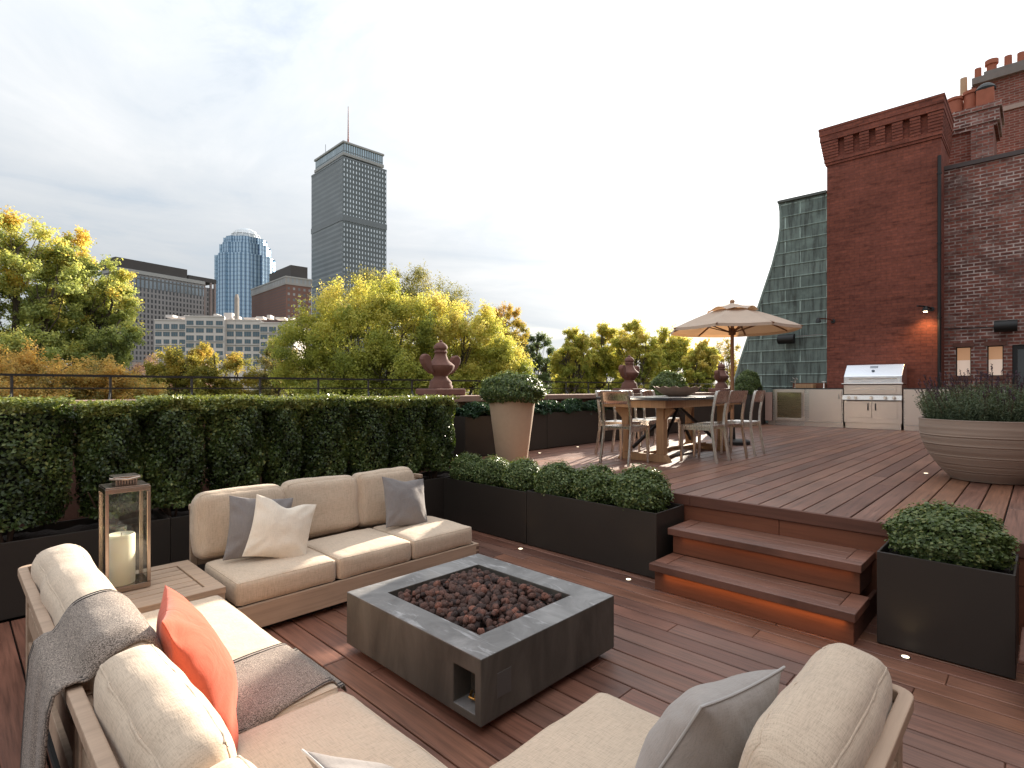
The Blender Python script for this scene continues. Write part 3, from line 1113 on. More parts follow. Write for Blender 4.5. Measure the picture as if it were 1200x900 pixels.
for i in range(2300):
    r = 0.49 * math.sqrt(random.random())
    a = random.uniform(0, 2 * PI)
    lean = r * 0.55 + random.uniform(-0.08, 0.08)
    L = random.uniform(0.23, 0.44) * (1.0 - 0.25 * (r / 0.5) ** 2)
    b0 = Vector((r * math.cos(a), r * math.sin(a), 0))
    d = Vector((math.cos(a) * lean * 1.3 + random.uniform(-.2, .2), math.sin(a) * lean * 1.3 + random.uniform(-.2, .2), 1)).normalized()
    for q in range(15):
        h = L * (0.10 + 0.90 * q / 15)
        p = b0 + d * h + Vector((random.uniform(-.014, .014), random.uniform(-.014, .014), 0))
        ang = random.uniform(0, 2 * PI)
        P.append(p); N.append((math.cos(ang), math.sin(ang), 0.5)); S.append(random.uniform(0.024, 0.045)); vals.append(random.gauss(0.4, 0.2) + 0.9 * (h / L - .55) * .5)
    if i % 7 == 0:
        top = L + random.uniform(0.05, 0.16)
        stem.tube([b0 + d * L * 0.6, b0 + d * top], [0.0022, 0.0016], 4, False)
        for q in range(9):
            p = b0 + d * (top - 0.004 * q * 1.3)
            FP.append(p + Vector((random.uniform(-.006, .006), random.uniform(-.006, .006), 0))); FN.append((random.uniform(-1, 1), random.uniform(-1, 1), .3))
link('foliage', leaf_mesh('lavender_leaves', P, N, np.array(S), np.array(vals), M['lavender'], 0.22, 0.6), None, lt)
link('flower_spikes', leaf_mesh('lavender_flowers', FP, FN, 0.016, rng.uniform(0, 1, len(FP)), M['lav_flower'], 0.6, 0.5), None, lt)
obj('stalks', stem, M['twig'], lt)

# ================================================================== PARAPET, URNS, RAILING
t_ = thing('parapet_wall', (0, 6.0, 0), 'low reddish brownstone parapet wall behind the hedge and planters', 'wall')
v = MB(); v.box(-3.0, 15.4, -0.18, 0.20, -0.5, 1.31)
obj('wall_body', v, M['brownstone'], t_)
v = MB()
x = -3.0
while x < 15.3:
    v.box(x, min(x + 1.396, 15.4), -0.235, 0.25, 1.313, 1.395)
    x += 1.4
obj('coping', v, M['brownstone_cap'], t_, bevel=0.012)
urn_prof = [(0.0, 0.0), (0.165, 0.0), (0.168, 0.03), (0.150, 0.055), (0.155, 0.085), (0.130, 0.115), (0.100, 0.145), (0.092, 0.165), (0.105, 0.180), (0.150, 0.225), (0.180, 0.262),
            (0.190, 0.290), (0.193, 0.312), (0.182, 0.322), (0.140, 0.358), (0.105, 0.402), (0.086, 0.440), (0.080, 0.470), (0.084, 0.482), (0.094, 0.488), (0.094, 0.502), (0.080, 0.512), (0.080, 0.530), (0.096, 0.540), (0.098, 0.560), (0.084, 0.590), (0.050, 0.618), (0.024, 0.630), (0.026, 0.645), (0.0, 0.662)]


def urn(x, lab, handles, s=1.0):
    t_ = thing('stone_urn', (x, 6.0, 1.40), lab, 'urn', 'brownstone urns on the parapet')
    v = MB(); v.box(-0.26, 0.26, -0.24, 0.24, 0.0, 0.095)
    obj('plinth', v, M['brownstone'], t_, bevel=0.02)
    v = MB(); v.lathe([(r, z * 1.02 + 0.097) for r, z in urn_prof], 40)
    obj('urn_body', v, M['brownstone'], t_, smooth=50)
    if handles:
        for sg in (-1, 1):
            v = MB()
            # scrolled shoulder handle: a thick flat C standing off the body
            pts = [(0.14, 0.29), (0.19, 0.305), (0.26, 0.36), (0.315, 0.43), (0.335, 0.49), (0.325, 0.54), (0.285, 0.565), (0.235, 0.56), (0.20, 0.53), (0.19, 0.49), (0.185, 0.44), (0.15, 0.40)]
            ca, sa = sg, 0.0
            v.prism(pts, lambda p, q: (p[0] * ca - sa * (q - .5) * 0.10, p[0] * sa + ca * (q - .5) * 0.10, p[1]))
            obj('handle', v, M['brownstone'], t_, bevel=0.02)
    return t_


urn(4.78, 'large brownstone urn with scroll handles at the end of the hedge', True)
urn(9.62, 'brownstone urn behind the head chair of the dining table', True)
urn(14.05, 'brownstone urn beside the parasol pole, farthest of the three', True)
t_ = thing('stone_pedestal', (4.95, 5.86, 0), 'brownstone pedestal under the large urn, between hedge and tapered pot', 'pedestal')
v = MB(); v.box(-0.34, 0.34, -0.11, 0.1, 0.0, 1.22)
obj('shaft', v, M['brownstone'], t_)
v = MB()
v.box(-0.37, 0.37, -0.14, 0.1, 1.223, 1.27); v.box(-0.40, 0.40, -0.17, 0.1, 1.272, 1.31)
v.box(-0.46, 0.46, -0.23, 0.1, 1.3125, 1.398)
obj('cap', v, M['brownstone_cap'], t_, bevel=0.01)

t_ = thing('metal_railing', (0, 6.42, 0), 'thin black metal railing with two rails above the parapet', 'railing')
v = MB(); v.box(-3.0, 15.2, -0.014, 0.014, 1.606, 1.628)
obj('top_rail', v, M['black'], t_)
v = MB(); v.box(-3.0, 15.2, -0.010, 0.010, 1.493, 1.507)
obj('low_rail', v, M['black'], t_)
m_post = plain('worn grey post', (0.045, 0.045, 0.043), 0.5, 0.3)
xp = -2.4
while xp < 15:
    v = MB(); v.box(xp - 0.010, xp + 0.010, -0.008, 0.008, 1.20, 1.606)
    v.bar((xp, 0.01, 1.47), (xp - 0.05, -0.16, 1.30), 0.014, 0.014)
    obj('post', v, m_post, t_)
    xp += 0.70

# ================================================================== SOFT FURNISHINGS
def rbox_mesh(name, hx, hy, hz, r, puff=0.02, seed=0, wr=0.004, n=(14, 14, 8), side=0.006, sag=None):
    """A stuffed cushion: rounded box with domed faces and slight creases."""
    bm = bmesh.new()
    def face(ax, sg):
        a, b = [(1, 2), (2, 0), (0, 1)][ax]
        na, nb = n[a], n[b]
        grid = []
        for i in range(na + 1):
            row = []
            for j in range(nb + 1):
                p = [0, 0, 0]
                p[ax] = sg
                p[a] = math.sin((-1 + 2 * i / na) * PI / 2 * 0.86) / math.sin(PI / 2 * 0.86)
                p[b] = math.sin((-1 + 2 * j / nb) * PI / 2 * 0.86) / math.sin(PI / 2 * 0.86)
                row.append(bm.verts.new(p))
            grid.append(row)
        for i in range(na):
            for j in range(nb):
                q = [grid[i][j], grid[i + 1][j], grid[i + 1][j + 1], grid[i][j + 1]]
                bm.faces.new(q if sg > 0 else q[::-1])
    for ax in range(3):
        face(ax, 1); face(ax, -1)
    bmesh.ops.remove_doubles(bm, verts=bm.verts, dist=1e-4)
    off = Vector((seed * 3.1, seed * 1.7, seed * 0.9))
    fn = lambda p: stuffed(p, hx, hy, hz, r, puff, side, wr, off)
    for v_ in bm.verts:
        v_.co = fn(v_.co.copy())
    me = bpy.data.meshes.new(name)
    bm.to_mesh(me)
    bm.free()
    me.polygons.foreach_set('use_smooth', [True] * len(me.polygons))
    return me, fn


def stuffed(u, hx, hy, hz, r, puff, side, wr, off):
    H = (hx, hy, hz)
    q = Vector((u.x * hx, u.y * hy, u.z * hz))
    inn = Vector([max(-(H[i] - r), min(H[i] - r, q[i])) for i in range(3)])
    d = q - inn
    if d.length > 1e-9:
        q = inn + d.normalized() * r
    ex, ey, ez = 1 - u.x ** 2, 1 - u.y ** 2, 1 - u.z ** 2
    q.z += math.copysign(puff, u.z) * max(0, ex) ** 0.7 * max(0, ey) ** 0.7 * abs(u.z) ** 3
    q.y += math.copysign(side, u.y) * max(0, ex) ** 0.6 * max(0, ez) ** 0.6 * abs(u.y) ** 3
    q.x += math.copysign(side, u.x) * max(0, ey) ** 0.6 * max(0, ez) ** 0.6 * abs(u.x) ** 3
    nz = mnoise.noise(q * 5 + off) * 0.6 + mnoise.noise(Vector((q.x * 16, q.y * 9, q.z * 9)) + off) * 0.4
    # soft pulls radiating from the corners of the cover
    cr = abs(u.x * u.z) if hy < hz else abs(u.x * u.y)
    pull = math.sin((q.x * 42 + (q.z if hy < hz else q.y) * 26) + off.x) * cr ** 3 * 0.7
    return q + (d.normalized() if d.length > 1e-9 else Vector((0, 0, 1))) * (nz + pull * 0.5) * wr * 2


def seams(fn, ax, n=18, rad=0.0032):
    """Piping round the two big faces (normal to axis ax), lying on the stuffed cover."""
    a, b = [(1, 2), (2, 0), (0, 1)][ax]
    v = MB()
    for sg in (-1, 1):
        pts = []
        for (p0, p1) in (((-1, -1), (1, -1)), ((1, -1), (1, 1)), ((1, 1), (-1, 1)), ((-1, 1), (-1, -1))):
            for k_ in range(n):
                u = Vector((0, 0, 0))
                u[ax] = sg
                u[a] = p0[0] + (p1[0] - p0[0]) * k_ / n
                u[b] = p0[1] + (p1[1] - p0[1]) * k_ / n
                pts.append(fn(u))
        pts.append(pts[0])
        v.tube(pts, rad, 6, False)
    return v


def seam_loop(hx, hy, r, z, off=0.0, n=6):
    pts = []
    for cx, cy, a0 in ((hx - r, hy - r, 0), (-(hx - r), hy - r, PI / 2), (-(hx - r), -(hy - r), PI), (hx - r, -(hy - r), 1.5 * PI)):
        for k in range(n + 1):
            a = a0 + PI / 2 * k / n
            pts.append((cx + (r + off) * math.cos(a), cy + (r + off) * math.sin(a), z))
    pts.append(pts[0])
    return pts


def cushion(name, parent, loc, rot, half, r, mat, puff, seed, wr=0.004, n=(16, 16, 8), seam=True, side=0.008):
    me, fn = rbox_mesh(name, *half, r, puff, seed, wr, n, side)
    o = link(name, me, mat, parent, loc)
    o.rotation_euler = rot
    md = o.modifiers.new('smooth', 'SUBSURF')
    md.levels = 1
    md.render_levels = 1
    if seam:
        obj('piping', seams(fn, 1 if half[1] < half[2] else 2), mat, o, smooth=60)
    return o


def sofa(name, loc, rz, L, depth, label, seats, backs, group, back_h=0.69, teak=('teak_x', 'teak_y'), bt=0.088, lean=9, seat_d=0.60):
    """Local frame: front edge on y = 0, back at y = depth, x along the seat."""
    t_ = thing(name, loc, label, 'sofa', group, rz)
    h = L / 2
    v = MB(); v.box(-h, h, 0.0, 0.028, 0.045, 0.195)
    obj('front_board', v, M[teak[0]], t_, bevel=0.003)
    for sg in (-1, 1):
        v = MB(); x = sg * (h - 0.014); v.box(x - 0.014, x + 0.014, 0.030, depth - 0.036, 0.045, 0.195)
        obj('side_board', v, M[teak[1]], t_, bevel=0.003)
        # box joints show as small dark end-grain squares
        v = MB()
        for zz in (0.062, 0.105, 0.148):
            v.box(sg * h - sg * 0.030 if sg > 0 else -h, sg * h if sg > 0 else -h + 0.030, -0.0015, 0.0, zz, zz + 0.026)
        obj('box_joint', v, M['joint'], t_)
    v = MB(); v.box(-h + 0.06, h - 0.06, 0.08, depth - 0.08, 0.0, 0.05); v.box(-h + 0.03, h - 0.03, 0.03, depth - 0.04, 0.15, 0.182)
    obj('base', v, M['void'], t_)
    # the back: posts, slats and a top rail with rounded returns
    v = MB()
    for x in (-h + 0.03, h - 0.03):
        v.box(x - 0.022, x + 0.022, depth - 0.062, depth - 0.030, 0.045, back_h - 0.036)
    obj('back_post', v, M[teak[1]], t_, bevel=0.004)
    v = MB()
    for zz in (0.26, 0.42, 0.56):
        v.box(-h + 0.054, h - 0.054, depth - 0.058, depth - 0.036, zz, zz + 0.09)
    obj('back_slat', v, M[teak[0]], t_, bevel=0.003)
    v = MB()
    out = []
    rr = 0.05
    for cx, a0 in ((h - rr, 0), (-h + rr, PI / 2)):
        for k in range(7):
            a = a0 + PI / 2 * k / 6
            out.append((cx + rr * math.cos(a), depth - rr + rr * math.sin(a)))
    out += [(-h, depth - 0.12), (-h + 0.032, depth - 0.12)]
    inn = []
    for cx, a0 in ((-h + rr, PI), (h - rr, PI / 2)):
        for k in range(7):
            a = a0 - PI / 2 * k / 6
            inn.append((cx + (rr - 0.035) * math.cos(a), depth - rr + (rr - 0.035) * math.sin(a)))
    out += inn + [(h - 0.032, depth - 0.12), (h, depth - 0.12)]
    v.prism(out, lambda p, q: (p[0], p[1], back_h - 0.035 + 0.035 * q))
    obj('top_rail', v, M[teak[0]], t_, bevel=0.004)
    sc, bc = [], []
    for i, (a, b) in enumerate(seats):
        o = cushion('seat_cushion', t_, ((a + b) / 2, seat_d / 2 + 0.012, 0.270), (0, 0, 0), ((b - a) / 2 - 0.002, seat_d / 2, 0.075), 0.030, M['cream'], 0.016, i + len(label), 0.0038, (22 if b - a > 1 else 16, 16, 6))
        sc.append(o)
    for i, (a, b) in enumerate(backs):
        o = cushion('back_cushion', t_, ((a + b) / 2, depth - 0.158, 0.555), (R(-lean), 0, 0), ((b - a) / 2 + 0.001, bt, 0.222), 0.060, M['cream'], 0.012, i * 2 + len(label) + 5, 0.0085, (24 if b - a > 1 else 16, 10, 14), side=0.022)
        bc.append(o)
    return t_, sc, bc


GS = 'teak framed lounge sofas round the fire pit'
far_sofa, fs, fb = sofa('lounge_sofa', (2.15, 3.41, 0), 0, 1.95, 0.90, 'three seat oatmeal sofa with teak base in front of the hedge', [(-0.955, -0.305), (-0.303, 0.31), (0.312, 0.925)], [(-0.97, -0.365), (-0.362, 0.24), (0.243, 0.82)], GS)
left_sofa, ls, lb = sofa('lounge_sofa', (1.085, 2.655, 0), PI / 2, 1.39, 0.86, 'sunlit oatmeal sofa at the left with a marled throw over its back', [(-0.693, 0.690)], [(-0.78, 0.665)], GS, teak=('teak_y', 'teak_x'))
corner_sofa, cs, cb_ = sofa('lounge_sofa', (1.085, 1.185, 0), PI / 2, 1.535, 0.86, 'oatmeal corner sofa nearest the camera on the left, cut off at the bottom', [(-0.76, 0.762)], [(-0.70, 0.015), (0.02, 0.685)], GS, teak=('teak_y', 'teak_x'), bt=0.078)
near_sofa, ns, nb = sofa('lounge_sofa', (1.46, 1.235, 0), PI, 0.70, 0.995, 'oatmeal sofa in the lower right with its back to the camera, holding one grey pillow', [(-0.30, 0.335)], [(-0.360, 0.30)], GS, seat_d=0.66)
# the right end of this sofa's top rail stands a little outside its seat


def pillow_mesh(name, S, T, seed, dent=0.0, n=22):
    vs, fs = [], []
    off = Vector((seed * 2.3, seed * 1.1, 0))
    for sd_ in (1, -1):
        for i in range(n + 1):
            for j in range(n + 1):
                u, v = -1 + 2 * i / n, -1 + 2 * j / n
                u = math.sin(u * PI / 2 * 0.9) / math.sin(PI / 2 * 0.9)
                v = math.sin(v * PI / 2 * 0.9) / math.sin(PI / 2 * 0.9)
                x = S / 2 * u * (1 - 0.085 * (1 - v * v))
                y = S / 2 * v * (1 - 0.085 * (1 - u * u))
                if dent:
                    y -= dent * math.exp(-(u / 0.35) ** 2) * max(0, v) ** 3
                th = T / 2 * (max(0, 1 - u * u) ** 0.62) * (max(0, 1 - v * v) ** 0.62)
                p = Vector((x, y, 0))
                nz = mnoise.noise(p * 7 + off + Vector((0, 0, sd_ * 3))) + 0.5 * mnoise.noise(p * 17 + off)
                # creases running in from the corners
                cr = math.sin(math.atan2(y, x) * 18 + seed) * (abs(u * v) ** 0.8) * 0.011
                z = sd_ * th + sd_ * (nz * 0.015 + cr) * (th / (T / 2) + 0.02) ** 0.4 * (1 if 0 < i < n and 0 < j < n else 0)
                vs.append((x, y, z))
        o = 0 if sd_ == 1 else (n + 1) ** 2
        for i in range(n):
            for j in range(n):
                q = (o + i * (n + 1) + j, o + (i + 1) * (n + 1) + j, o + (i + 1) * (n + 1) + j + 1, o + i * (n + 1) + j + 1)
                fs.append(q if sd_ == 1 else q[::-1])
    me = bpy.data.meshes.new(name)
    me.from_pydata(vs, [], fs)
    bm = bmesh.new(); bm.from_mesh(me)
    bmesh.ops.remove_doubles(bm, verts=bm.verts, dist=2e-4)
    bm.to_mesh(me); bm.free()
    me.polygons.foreach_set('use_smooth', [True] * len(me.polygons))
    return me


def pillow(loc, normal, up, S, T, mat, pip, label, seed, dent=0.0, zipper=False):
    t_ = link('throw_pillow', pillow_mesh('throw_pillow', S, T, seed, dent), mat)
    tag(t_, label, 'pillow', 'scatter pillows on the sofas')
    nrm = Vector(normal).normalized()
    upv = Vector(up)
    upv = (upv - nrm * upv.dot(nrm)).normalized()
    xv = upv.cross(nrm)
    mw = Matrix((xv, upv, nrm)).transposed().to_4x4()
    mw.translation = Vector(loc)
    t_.matrix_world = mw
    md = t_.modifiers.new('smooth', 'SUBSURF'); md.levels = 1; md.render_levels = 1
    if pip is not None:
        v = MB()
        pts = []
        m = 14
        for (a, b) in (((-1, -1), (1, -1)), ((1, -1), (1, 1)), ((1, 1), (-1, 1)), ((-1, 1), (-1, -1))):
            for k_ in range(m):
                u = a[0] + (b[0] - a[0]) * k_ / m
                w_ = a[1] + (b[1] - a[1]) * k_ / m
                x = S / 2 * u * (1 - 0.085 * (1 - w_ * w_))
                y = S / 2 * w_ * (1 - 0.085 * (1 - u * u))
                if dent:
                    y -= dent * math.exp(-(u / 0.35) ** 2) * max(0, w_) ** 3
                pts.append((x * 1.004, y * 1.004, 0))
        pts.append(pts[0])
        v.tube(pts, 0.0035, 6, False)
        obj('piping', v, pip, t_, smooth=60)
    if zipper:
        v = MB()
        v.bar((-S * 0.30, -S * 0.440, -0.028), (S * 0.02, -S * 0.452, -0.02), 0.006, 0.003)
        obj('zip', v, M['piping'], t_)
    return t_


pillow((1.50, 3.855, 0.545), (-0.10, -1, 0.36), (0.16, 0, 1), 0.43, 0.13, M['grey'], None, 'grey pillow tucked behind the ivory pillow on the far sofa', 1)
pillow((1.60, 3.745, 0.535), (-0.12, -1, 0.40), (0.30, 0, 1), 0.42, 0.15, M['cream_pillow'], None, 'ivory pillow with a dented top on the far sofa', 2, dent=0.05)
pillow((2.70, 3.86, 0.540), (0.04, -1, 0.42), (0.16, 0, 1), 0.43, 0.15, M['grey'], None, 'grey pillow on the right seat of the far sofa', 3, dent=0.02)
pillow((0.60, 2.08, 0.560), (1, -0.22, 0.44), (-0.3, 0.16, 1), 0.50, 0.19, M['orange'], None, 'coral orange pillow on the sunlit left sofa', 4, zipper=True)
pillow((1.43, 0.66, 0.535), (0.16, 1, 0.55), (0.10, -0.3, 1), 0.45, 0.23, M['grey_light'], M['piping'], 'grey corded pillow on the sofa in the lower right', 5)
pillow((0.765, 1.09, 0.475), (0.66, 0.0, 0.75), (-0.75, 0.0, 0.66), 0.42, 0.14, M['grey'], M['piping'], 'grey corded pillow whose corner shows at the bottom edge', 6)

# ---- throw blanket draped over the left sofa: it follows the cushions under it
from mathutils.bvhtree import BVHTree
bpy.context.view_layer.update()
dg = bpy.context.evaluated_depsgraph_get()
trees = []
for o in (ls + lb + cb_ + cs):
    ev = o.evaluated_get(dg)
    me = ev.to_mesh()
    trees.append(BVHTree.FromPolygons([o.matrix_world @ v_.co for v_ in me.vertices], [tuple(p.vertices) for p in me.polygons]))
    ev.to_mesh_clear()


def top_at(x, y):
    z = -1
    for tr in trees:
        h = tr.ray_cast(Vector((x, y, 2)), Vector((0, 0, -1)))
        if h[0] is not None:
            z = max(z, h[0].z)
    return z


NX, NY = 76, 26
xs = np.linspace(0.262, 1.112, NX)
grid = np.zeros((NX, NY))
YY = np.zeros((NX, NY))
for j in range(NY):
    f = j / (NY - 1)
    for i in range(NX):
        k_ = i / (NX - 1)
        y = (1.87 + 0.45 * f) + 0.14 * k_
        YY[i, j] = y
        z = top_at(xs[i], y)
        if xs[i] < 0.285:
            z = max(z, 0.694)
        if xs[i] > 1.09:
            z = max(z, 0.30)
        grid[i, j] = z
# cloth bridges the hollows: no slope steeper than it can hang
dx = xs[1] - xs[0]
for j in range(NY):
    for i in range(1, NX):
        grid[i, j] = max(grid[i, j], grid[i - 1, j] - 3.2 * dx)
    for i in range(NX - 2, -1, -1):
        grid[i, j] = max(grid[i, j], grid[i + 1, j] - 3.2 * dx)
gs = grid.copy()
for _ in range(3):
    gs[:, 1:-1] = np.maximum(grid[:, 1:-1], (gs[:, :-2] + gs[:, 1:-1] + gs[:, 2:]) / 3)
    gs[1:-1] = np.maximum(grid[1:-1], (gs[:-2] + gs[1:-1] + gs[2:]) / 3)
vs = []
hang = [(0.175, 0.05), (0.178, 0.18), (0.182, 0.32), (0.186, 0.45), (0.190, 0.56), (0.194, 0.64), (0.203, 0.685), (0.222, 0.702), (0.245, 0.705)]
rows = []
for q, (x, z) in enumerate(hang):
    row = []
    for j in range(NY):
        f = j / (NY - 1)
        fl = max(0.0, 1 - q / 7)
        y = (1.87 + 0.02 * fl) + (0.45 + 0.03 * fl) * f
        row.append((x - 0.010 * fl * (1 + math.sin(f * 13)) - 0.006 * fl * math.sin(f * 29), y, z))
    rows.append(row)
for i in range(NX):
    rows.append([(xs[i], YY[i, j], gs[i, j] + 0.006 + 0.0015 * mnoise.noise(Vector((xs[i] * 14, YY[i, j] * 14, 0)))) for j in range(NY)])
rows.append([(1.118, YY[-1, j], gs[-1, j] - 0.02) for j in range(NY)])
mb = MB()
nr = len(rows)
mb.add([p for r_ in rows for p in r_], [(i * NY + j, (i + 1) * NY + j, (i + 1) * NY + j + 1, i * NY + j + 1) for i in range(nr - 1) for j in range(NY - 1)])
thr = obj('throw_blanket', mb, M['throw'], smooth=180)
md = thr.modifiers.new('thick', 'SOLIDIFY'); md.thickness = 0.006; md.offset = 1
tag(thr, 'brown grey marled throw with dark stitched edges draped over the left sofa', 'blanket')
mb = MB()
for j, dy in ((0, 0.006), (0, 0.026), (NY - 1, -0.006), (NY - 1, -0.026)):
    mb.tube([(p[j][0], p[j][1] + dy, p[j][2] + 0.006) if i > 8 else (p[j][0] - 0.005, p[j][1] + dy, p[j][2]) for i, p in enumerate(rows)], 0.003, 5, False)
obj('dark_stitching', mb, M['trim_dark'], thr, smooth=60)

# ================================================================== SIDE TABLE AND LANTERN
t_ = thing('side_table', (0.73, 3.72, 0), 'low square teak side table with slatted top between the sofas', 'table')
a, b = 0.39, 0.355
v = MB()
v.box(-a, a, -b, -b + 0.085, 0.325, 0.362); v.box(-a, a, b - 0.085, b, 0.325, 0.362)
v.box(-a, -a + 0.085, -b + 0.0855, b - 0.0855, 0.325, 0.362); v.box(a - 0.085, a, -b + 0.0855, b - 0.0855, 0.325, 0.362)
obj('top_frame', v, M['teak_x'], t_, bevel=0.003)
for i in range(6):
    v = MB()
    w_ = (2 * b - 0.17) / 6
    y = -b + 0.085 + i * w_
    v.box(-a + 0.092, a - 0.092, y + 0.005, y + w_ - 0.004, 0.330, 0.357)
    obj('slat', v, M['teak_x'], t_, bevel=0.002)
v = MB()
v.box(-a + 0.004, a - 0.004, -b + 0.004, -b + 0.030, 0.16, 0.3245); v.box(-a + 0.004, a - 0.004, b - 0.030, b - 0.004, 0.16, 0.3245)
v.box(-a + 0.004, -a + 0.030, -b + 0.031, b - 0.031, 0.16, 0.3245); v.box(a - 0.030, a - 0.004, -b + 0.031, b - 0.031, 0.16, 0.3245)
obj('apron', v, M['teak_x'], t_, bevel=0.003)
for sx in (-1, 1):
    for sy in (-1, 1):
        v = MB(); v.box(sx * (a - 0.065) - 0.03, sx * (a - 0.065) + 0.03, sy * (b - 0.065) - 0.03, sy * (b - 0.065) + 0.03, 0.0, 0.3245)
        obj('leg', v, M['teak_x'], t_, bevel=0.004)
t2 = thing('candle_lantern', (0.715, 3.785, 0.362), 'tall glass lantern with antique nickel frame on the slatted side table', 'lantern')
a, b, h = 0.107, 0.100, 0.580
v = MB()
f = 0.018
for sx in (-1, 1):
    for sy in (-1, 1):
        x, y = sx * (a - f / 2), sy * (b - f / 2)
        v.box(x - f / 2, x + f / 2, y - f / 2, y + f / 2, 0.032, h - 0.028)
v.box(-a, a, -b, b, 0.0, 0.030)
v.box(-a, a, -b, -b + 0.02, h - 0.026, h); v.box(-a, a, b - 0.02, b, h - 0.026, h)
v.box(-a, -a + 0.02, -b + 0.0205, b - 0.0205, h - 0.026, h); v.box(a - 0.02, a, -b + 0.0205, b - 0.0205, h - 0.026, h)
obj('frame', v, M['nickel'], t2, bevel=0.002)
v = MB()
v.box(-a + 0.004, a - 0.004, -b + 0.004, b - 0.004, h + 0.001, h + 0.008)
v.box(-0.052, 0.052, -0.052, 0.052, h + 0.009, h + 0.050)
v.box(-0.064, 0.064, -0.064, 0.064, h + 0.051, h + 0.060)
obj('cap', v, M['nickel'], t2, bevel=0.002)
v = MB()
for sy in (-1, 1):
    for q in range(7):
        x = -0.04 + q * 0.0133
        v.box(x - 0.002, x + 0.002, sy * 0.0525 - 0.001, sy * 0.0525 + 0.001, h + 0.012, h + 0.047)
obj('vent_slots', v, M['void'], t2)
v = MB()
v.tube([(-0.075, -0.03, h + 0.052), (-0.078, -0.05, h + 0.050), (0.0, -0.085, h + 0.044), (0.06, -0.075, h + 0.052)], 0.006, 8)
obj('carry_handle', v, M['nickel'], t2, smooth=50)
for nm, bxd in (('pane', (-a + f, a - f, -b + 0.008, -b + 0.011)), ('pane', (-a + f, a - f, b - 0.011, b - 0.008)), ('pane', (-a + 0.008, -a + 0.011, -b + f, b - f)), ('pane', (a - 0.011, a - 0.008, -b + f, b - f))):
    v = MB(); v.box(*bxd, 0.031, h - 0.027)
    obj(nm, v, M['glass'], t2)
t3 = thing('pillar_candle', (0.695, 3.765, 0.393), 'thick ivory pillar candle inside the glass lantern', 'candle')
v = MB(); v.lathe([(0.0, 0.0), (0.065, 0.0), (0.067, 0.004), (0.067, 0.272), (0.063, 0.280), (0.054, 0.275), (0.0, 0.268)], 36)
obj('wax_body', v, M['wax'], t3, smooth=40)
v = MB(); v.tube([(0, 0, 0.266), (0.002, 0.001, 0.284)], 0.0016, 5)
obj('wick', v, M['trim_dark'], t3)

# ================================================================== FIRE PIT
x0, x1, y0, y1, zt = 1.590, 2.605, 1.722, 2.850, 0.340
ix0, ix1, iy0, iy1 = 1.748, 2.440, 1.903, 2.672
cx, cy = (x0 + x1) / 2, (y0 + y1) / 2
t_ = thing('fire_pit', (cx, cy, 0), 'low square dark concrete fire pit in the middle of the lower deck', 'fire pit')
o4 = [(x0 - cx, y0 - cy), (x1 - cx, y0 - cy), (x1 - cx, y1 - cy), (x0 - cx, y1 - cy)]
i4 = [(ix0 - cx, iy0 - cy), (ix1 - cx, iy0 - cy), (ix1 - cx, iy1 - cy), (ix0 - cx, iy1 - cy)]
mb = MB()
vs = [(x, y, 0.048) for x, y in o4] + [(x, y, zt) for x, y in o4] + [(x, y, zt) for x, y in i4] + [(x, y, 0.20) for x, y in i4]
fs = [(3, 2, 1, 0), (12, 13, 14, 15)]
for q in range(4):
    q2 = (q + 1) % 4
    fs += [(q, q2, 4 + q2, 4 + q), (4 + q, 4 + q2, 8 + q2, 8 + q), (8 + q, 8 + q2, 12 + q2, 12 + q)]
mb.add(vs, fs)
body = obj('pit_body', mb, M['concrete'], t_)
cut = MB(); cut.box(x0 - cx - 0.05, x0 - cx + 0.11, 1.762 - cy, 1.905 - cy, 0.088, 0.262)
cuto = obj('cutter', cut, None, t_)
bo = body.modifiers.new('hatch', 'BOOLEAN'); bo.operation = 'DIFFERENCE'; bo.object = cuto; bo.solver = 'EXACT'
bpy.context.view_layer.update()
dg = bpy.context.evaluated_depsgraph_get()
nm = bpy.data.meshes.new_from_object(body.evaluated_get(dg))
body.modifiers.clear()
body.data = nm
bpy.data.objects.remove(cuto, do_unlink=True)
md = body.modifiers.new('edge', 'BEVEL'); md.width = 0.005; md.segments = 2; md.limit_method = 'ANGLE'; md.angle_limit = R(40)
v = MB(); v.box(x0 - cx + 0.06, x1 - cx - 0.06, y0 - cy + 0.06, y1 - cy - 0.06, 0.0, 0.047)
obj('recessed_foot', v, M['void'], t_)
v = MB()
for (a, b, c, d) in ((ix0 + .012, ix1 - .012, iy0 + .012, iy0 + .020), (ix0 + .012, ix1 - .012, iy1 - .020, iy1 - .012), (ix0 + .012, ix0 + .020, iy0 + .021, iy1 - .021), (ix1 - .020, ix1 - .012, iy0 + .021, iy1 - .021)):
    v.box(a - cx, b - cx, c - cy, d - cy, 0.201, 0.292)
obj('burner_pan', v, M['steel'], t_)
hx_ = x0 - cx
v = MB()
v.box(hx_ + 0.07, hx_ + 0.105, 1.785 - cy, 1.815 - cy, 0.14, 0.23)
obj('valve', v, M['black'], t_, bevel=0.004)
v = MB()
v.tube([(hx_ + 0.06, 1.80 - cy, 0.135), (hx_ + 0.05, 1.80 - cy, 0.115), (hx_ + 0.05, 1.85 - cy, 0.11), (hx_ + 0.09, 1.88 - cy, 0.11)], 0.007, 8)
v.lathe([(0.0, 0.0), (0.014, 0.0), (0.014, 0.025), (0.0, 0.028)], 12, hx_ + 0.05, 1.80 - cy, 0.118)
obj('gas_fitting', v, plain('brass', (0.45, 0.27, 0.09), 0.35, 0.9), t_, smooth=40)
v = MB(); v.box(1.685 - cx, 1.775 - cx, y0 - cy - 0.0015, y0 - cy + 0.001, 0.135, 0.245)
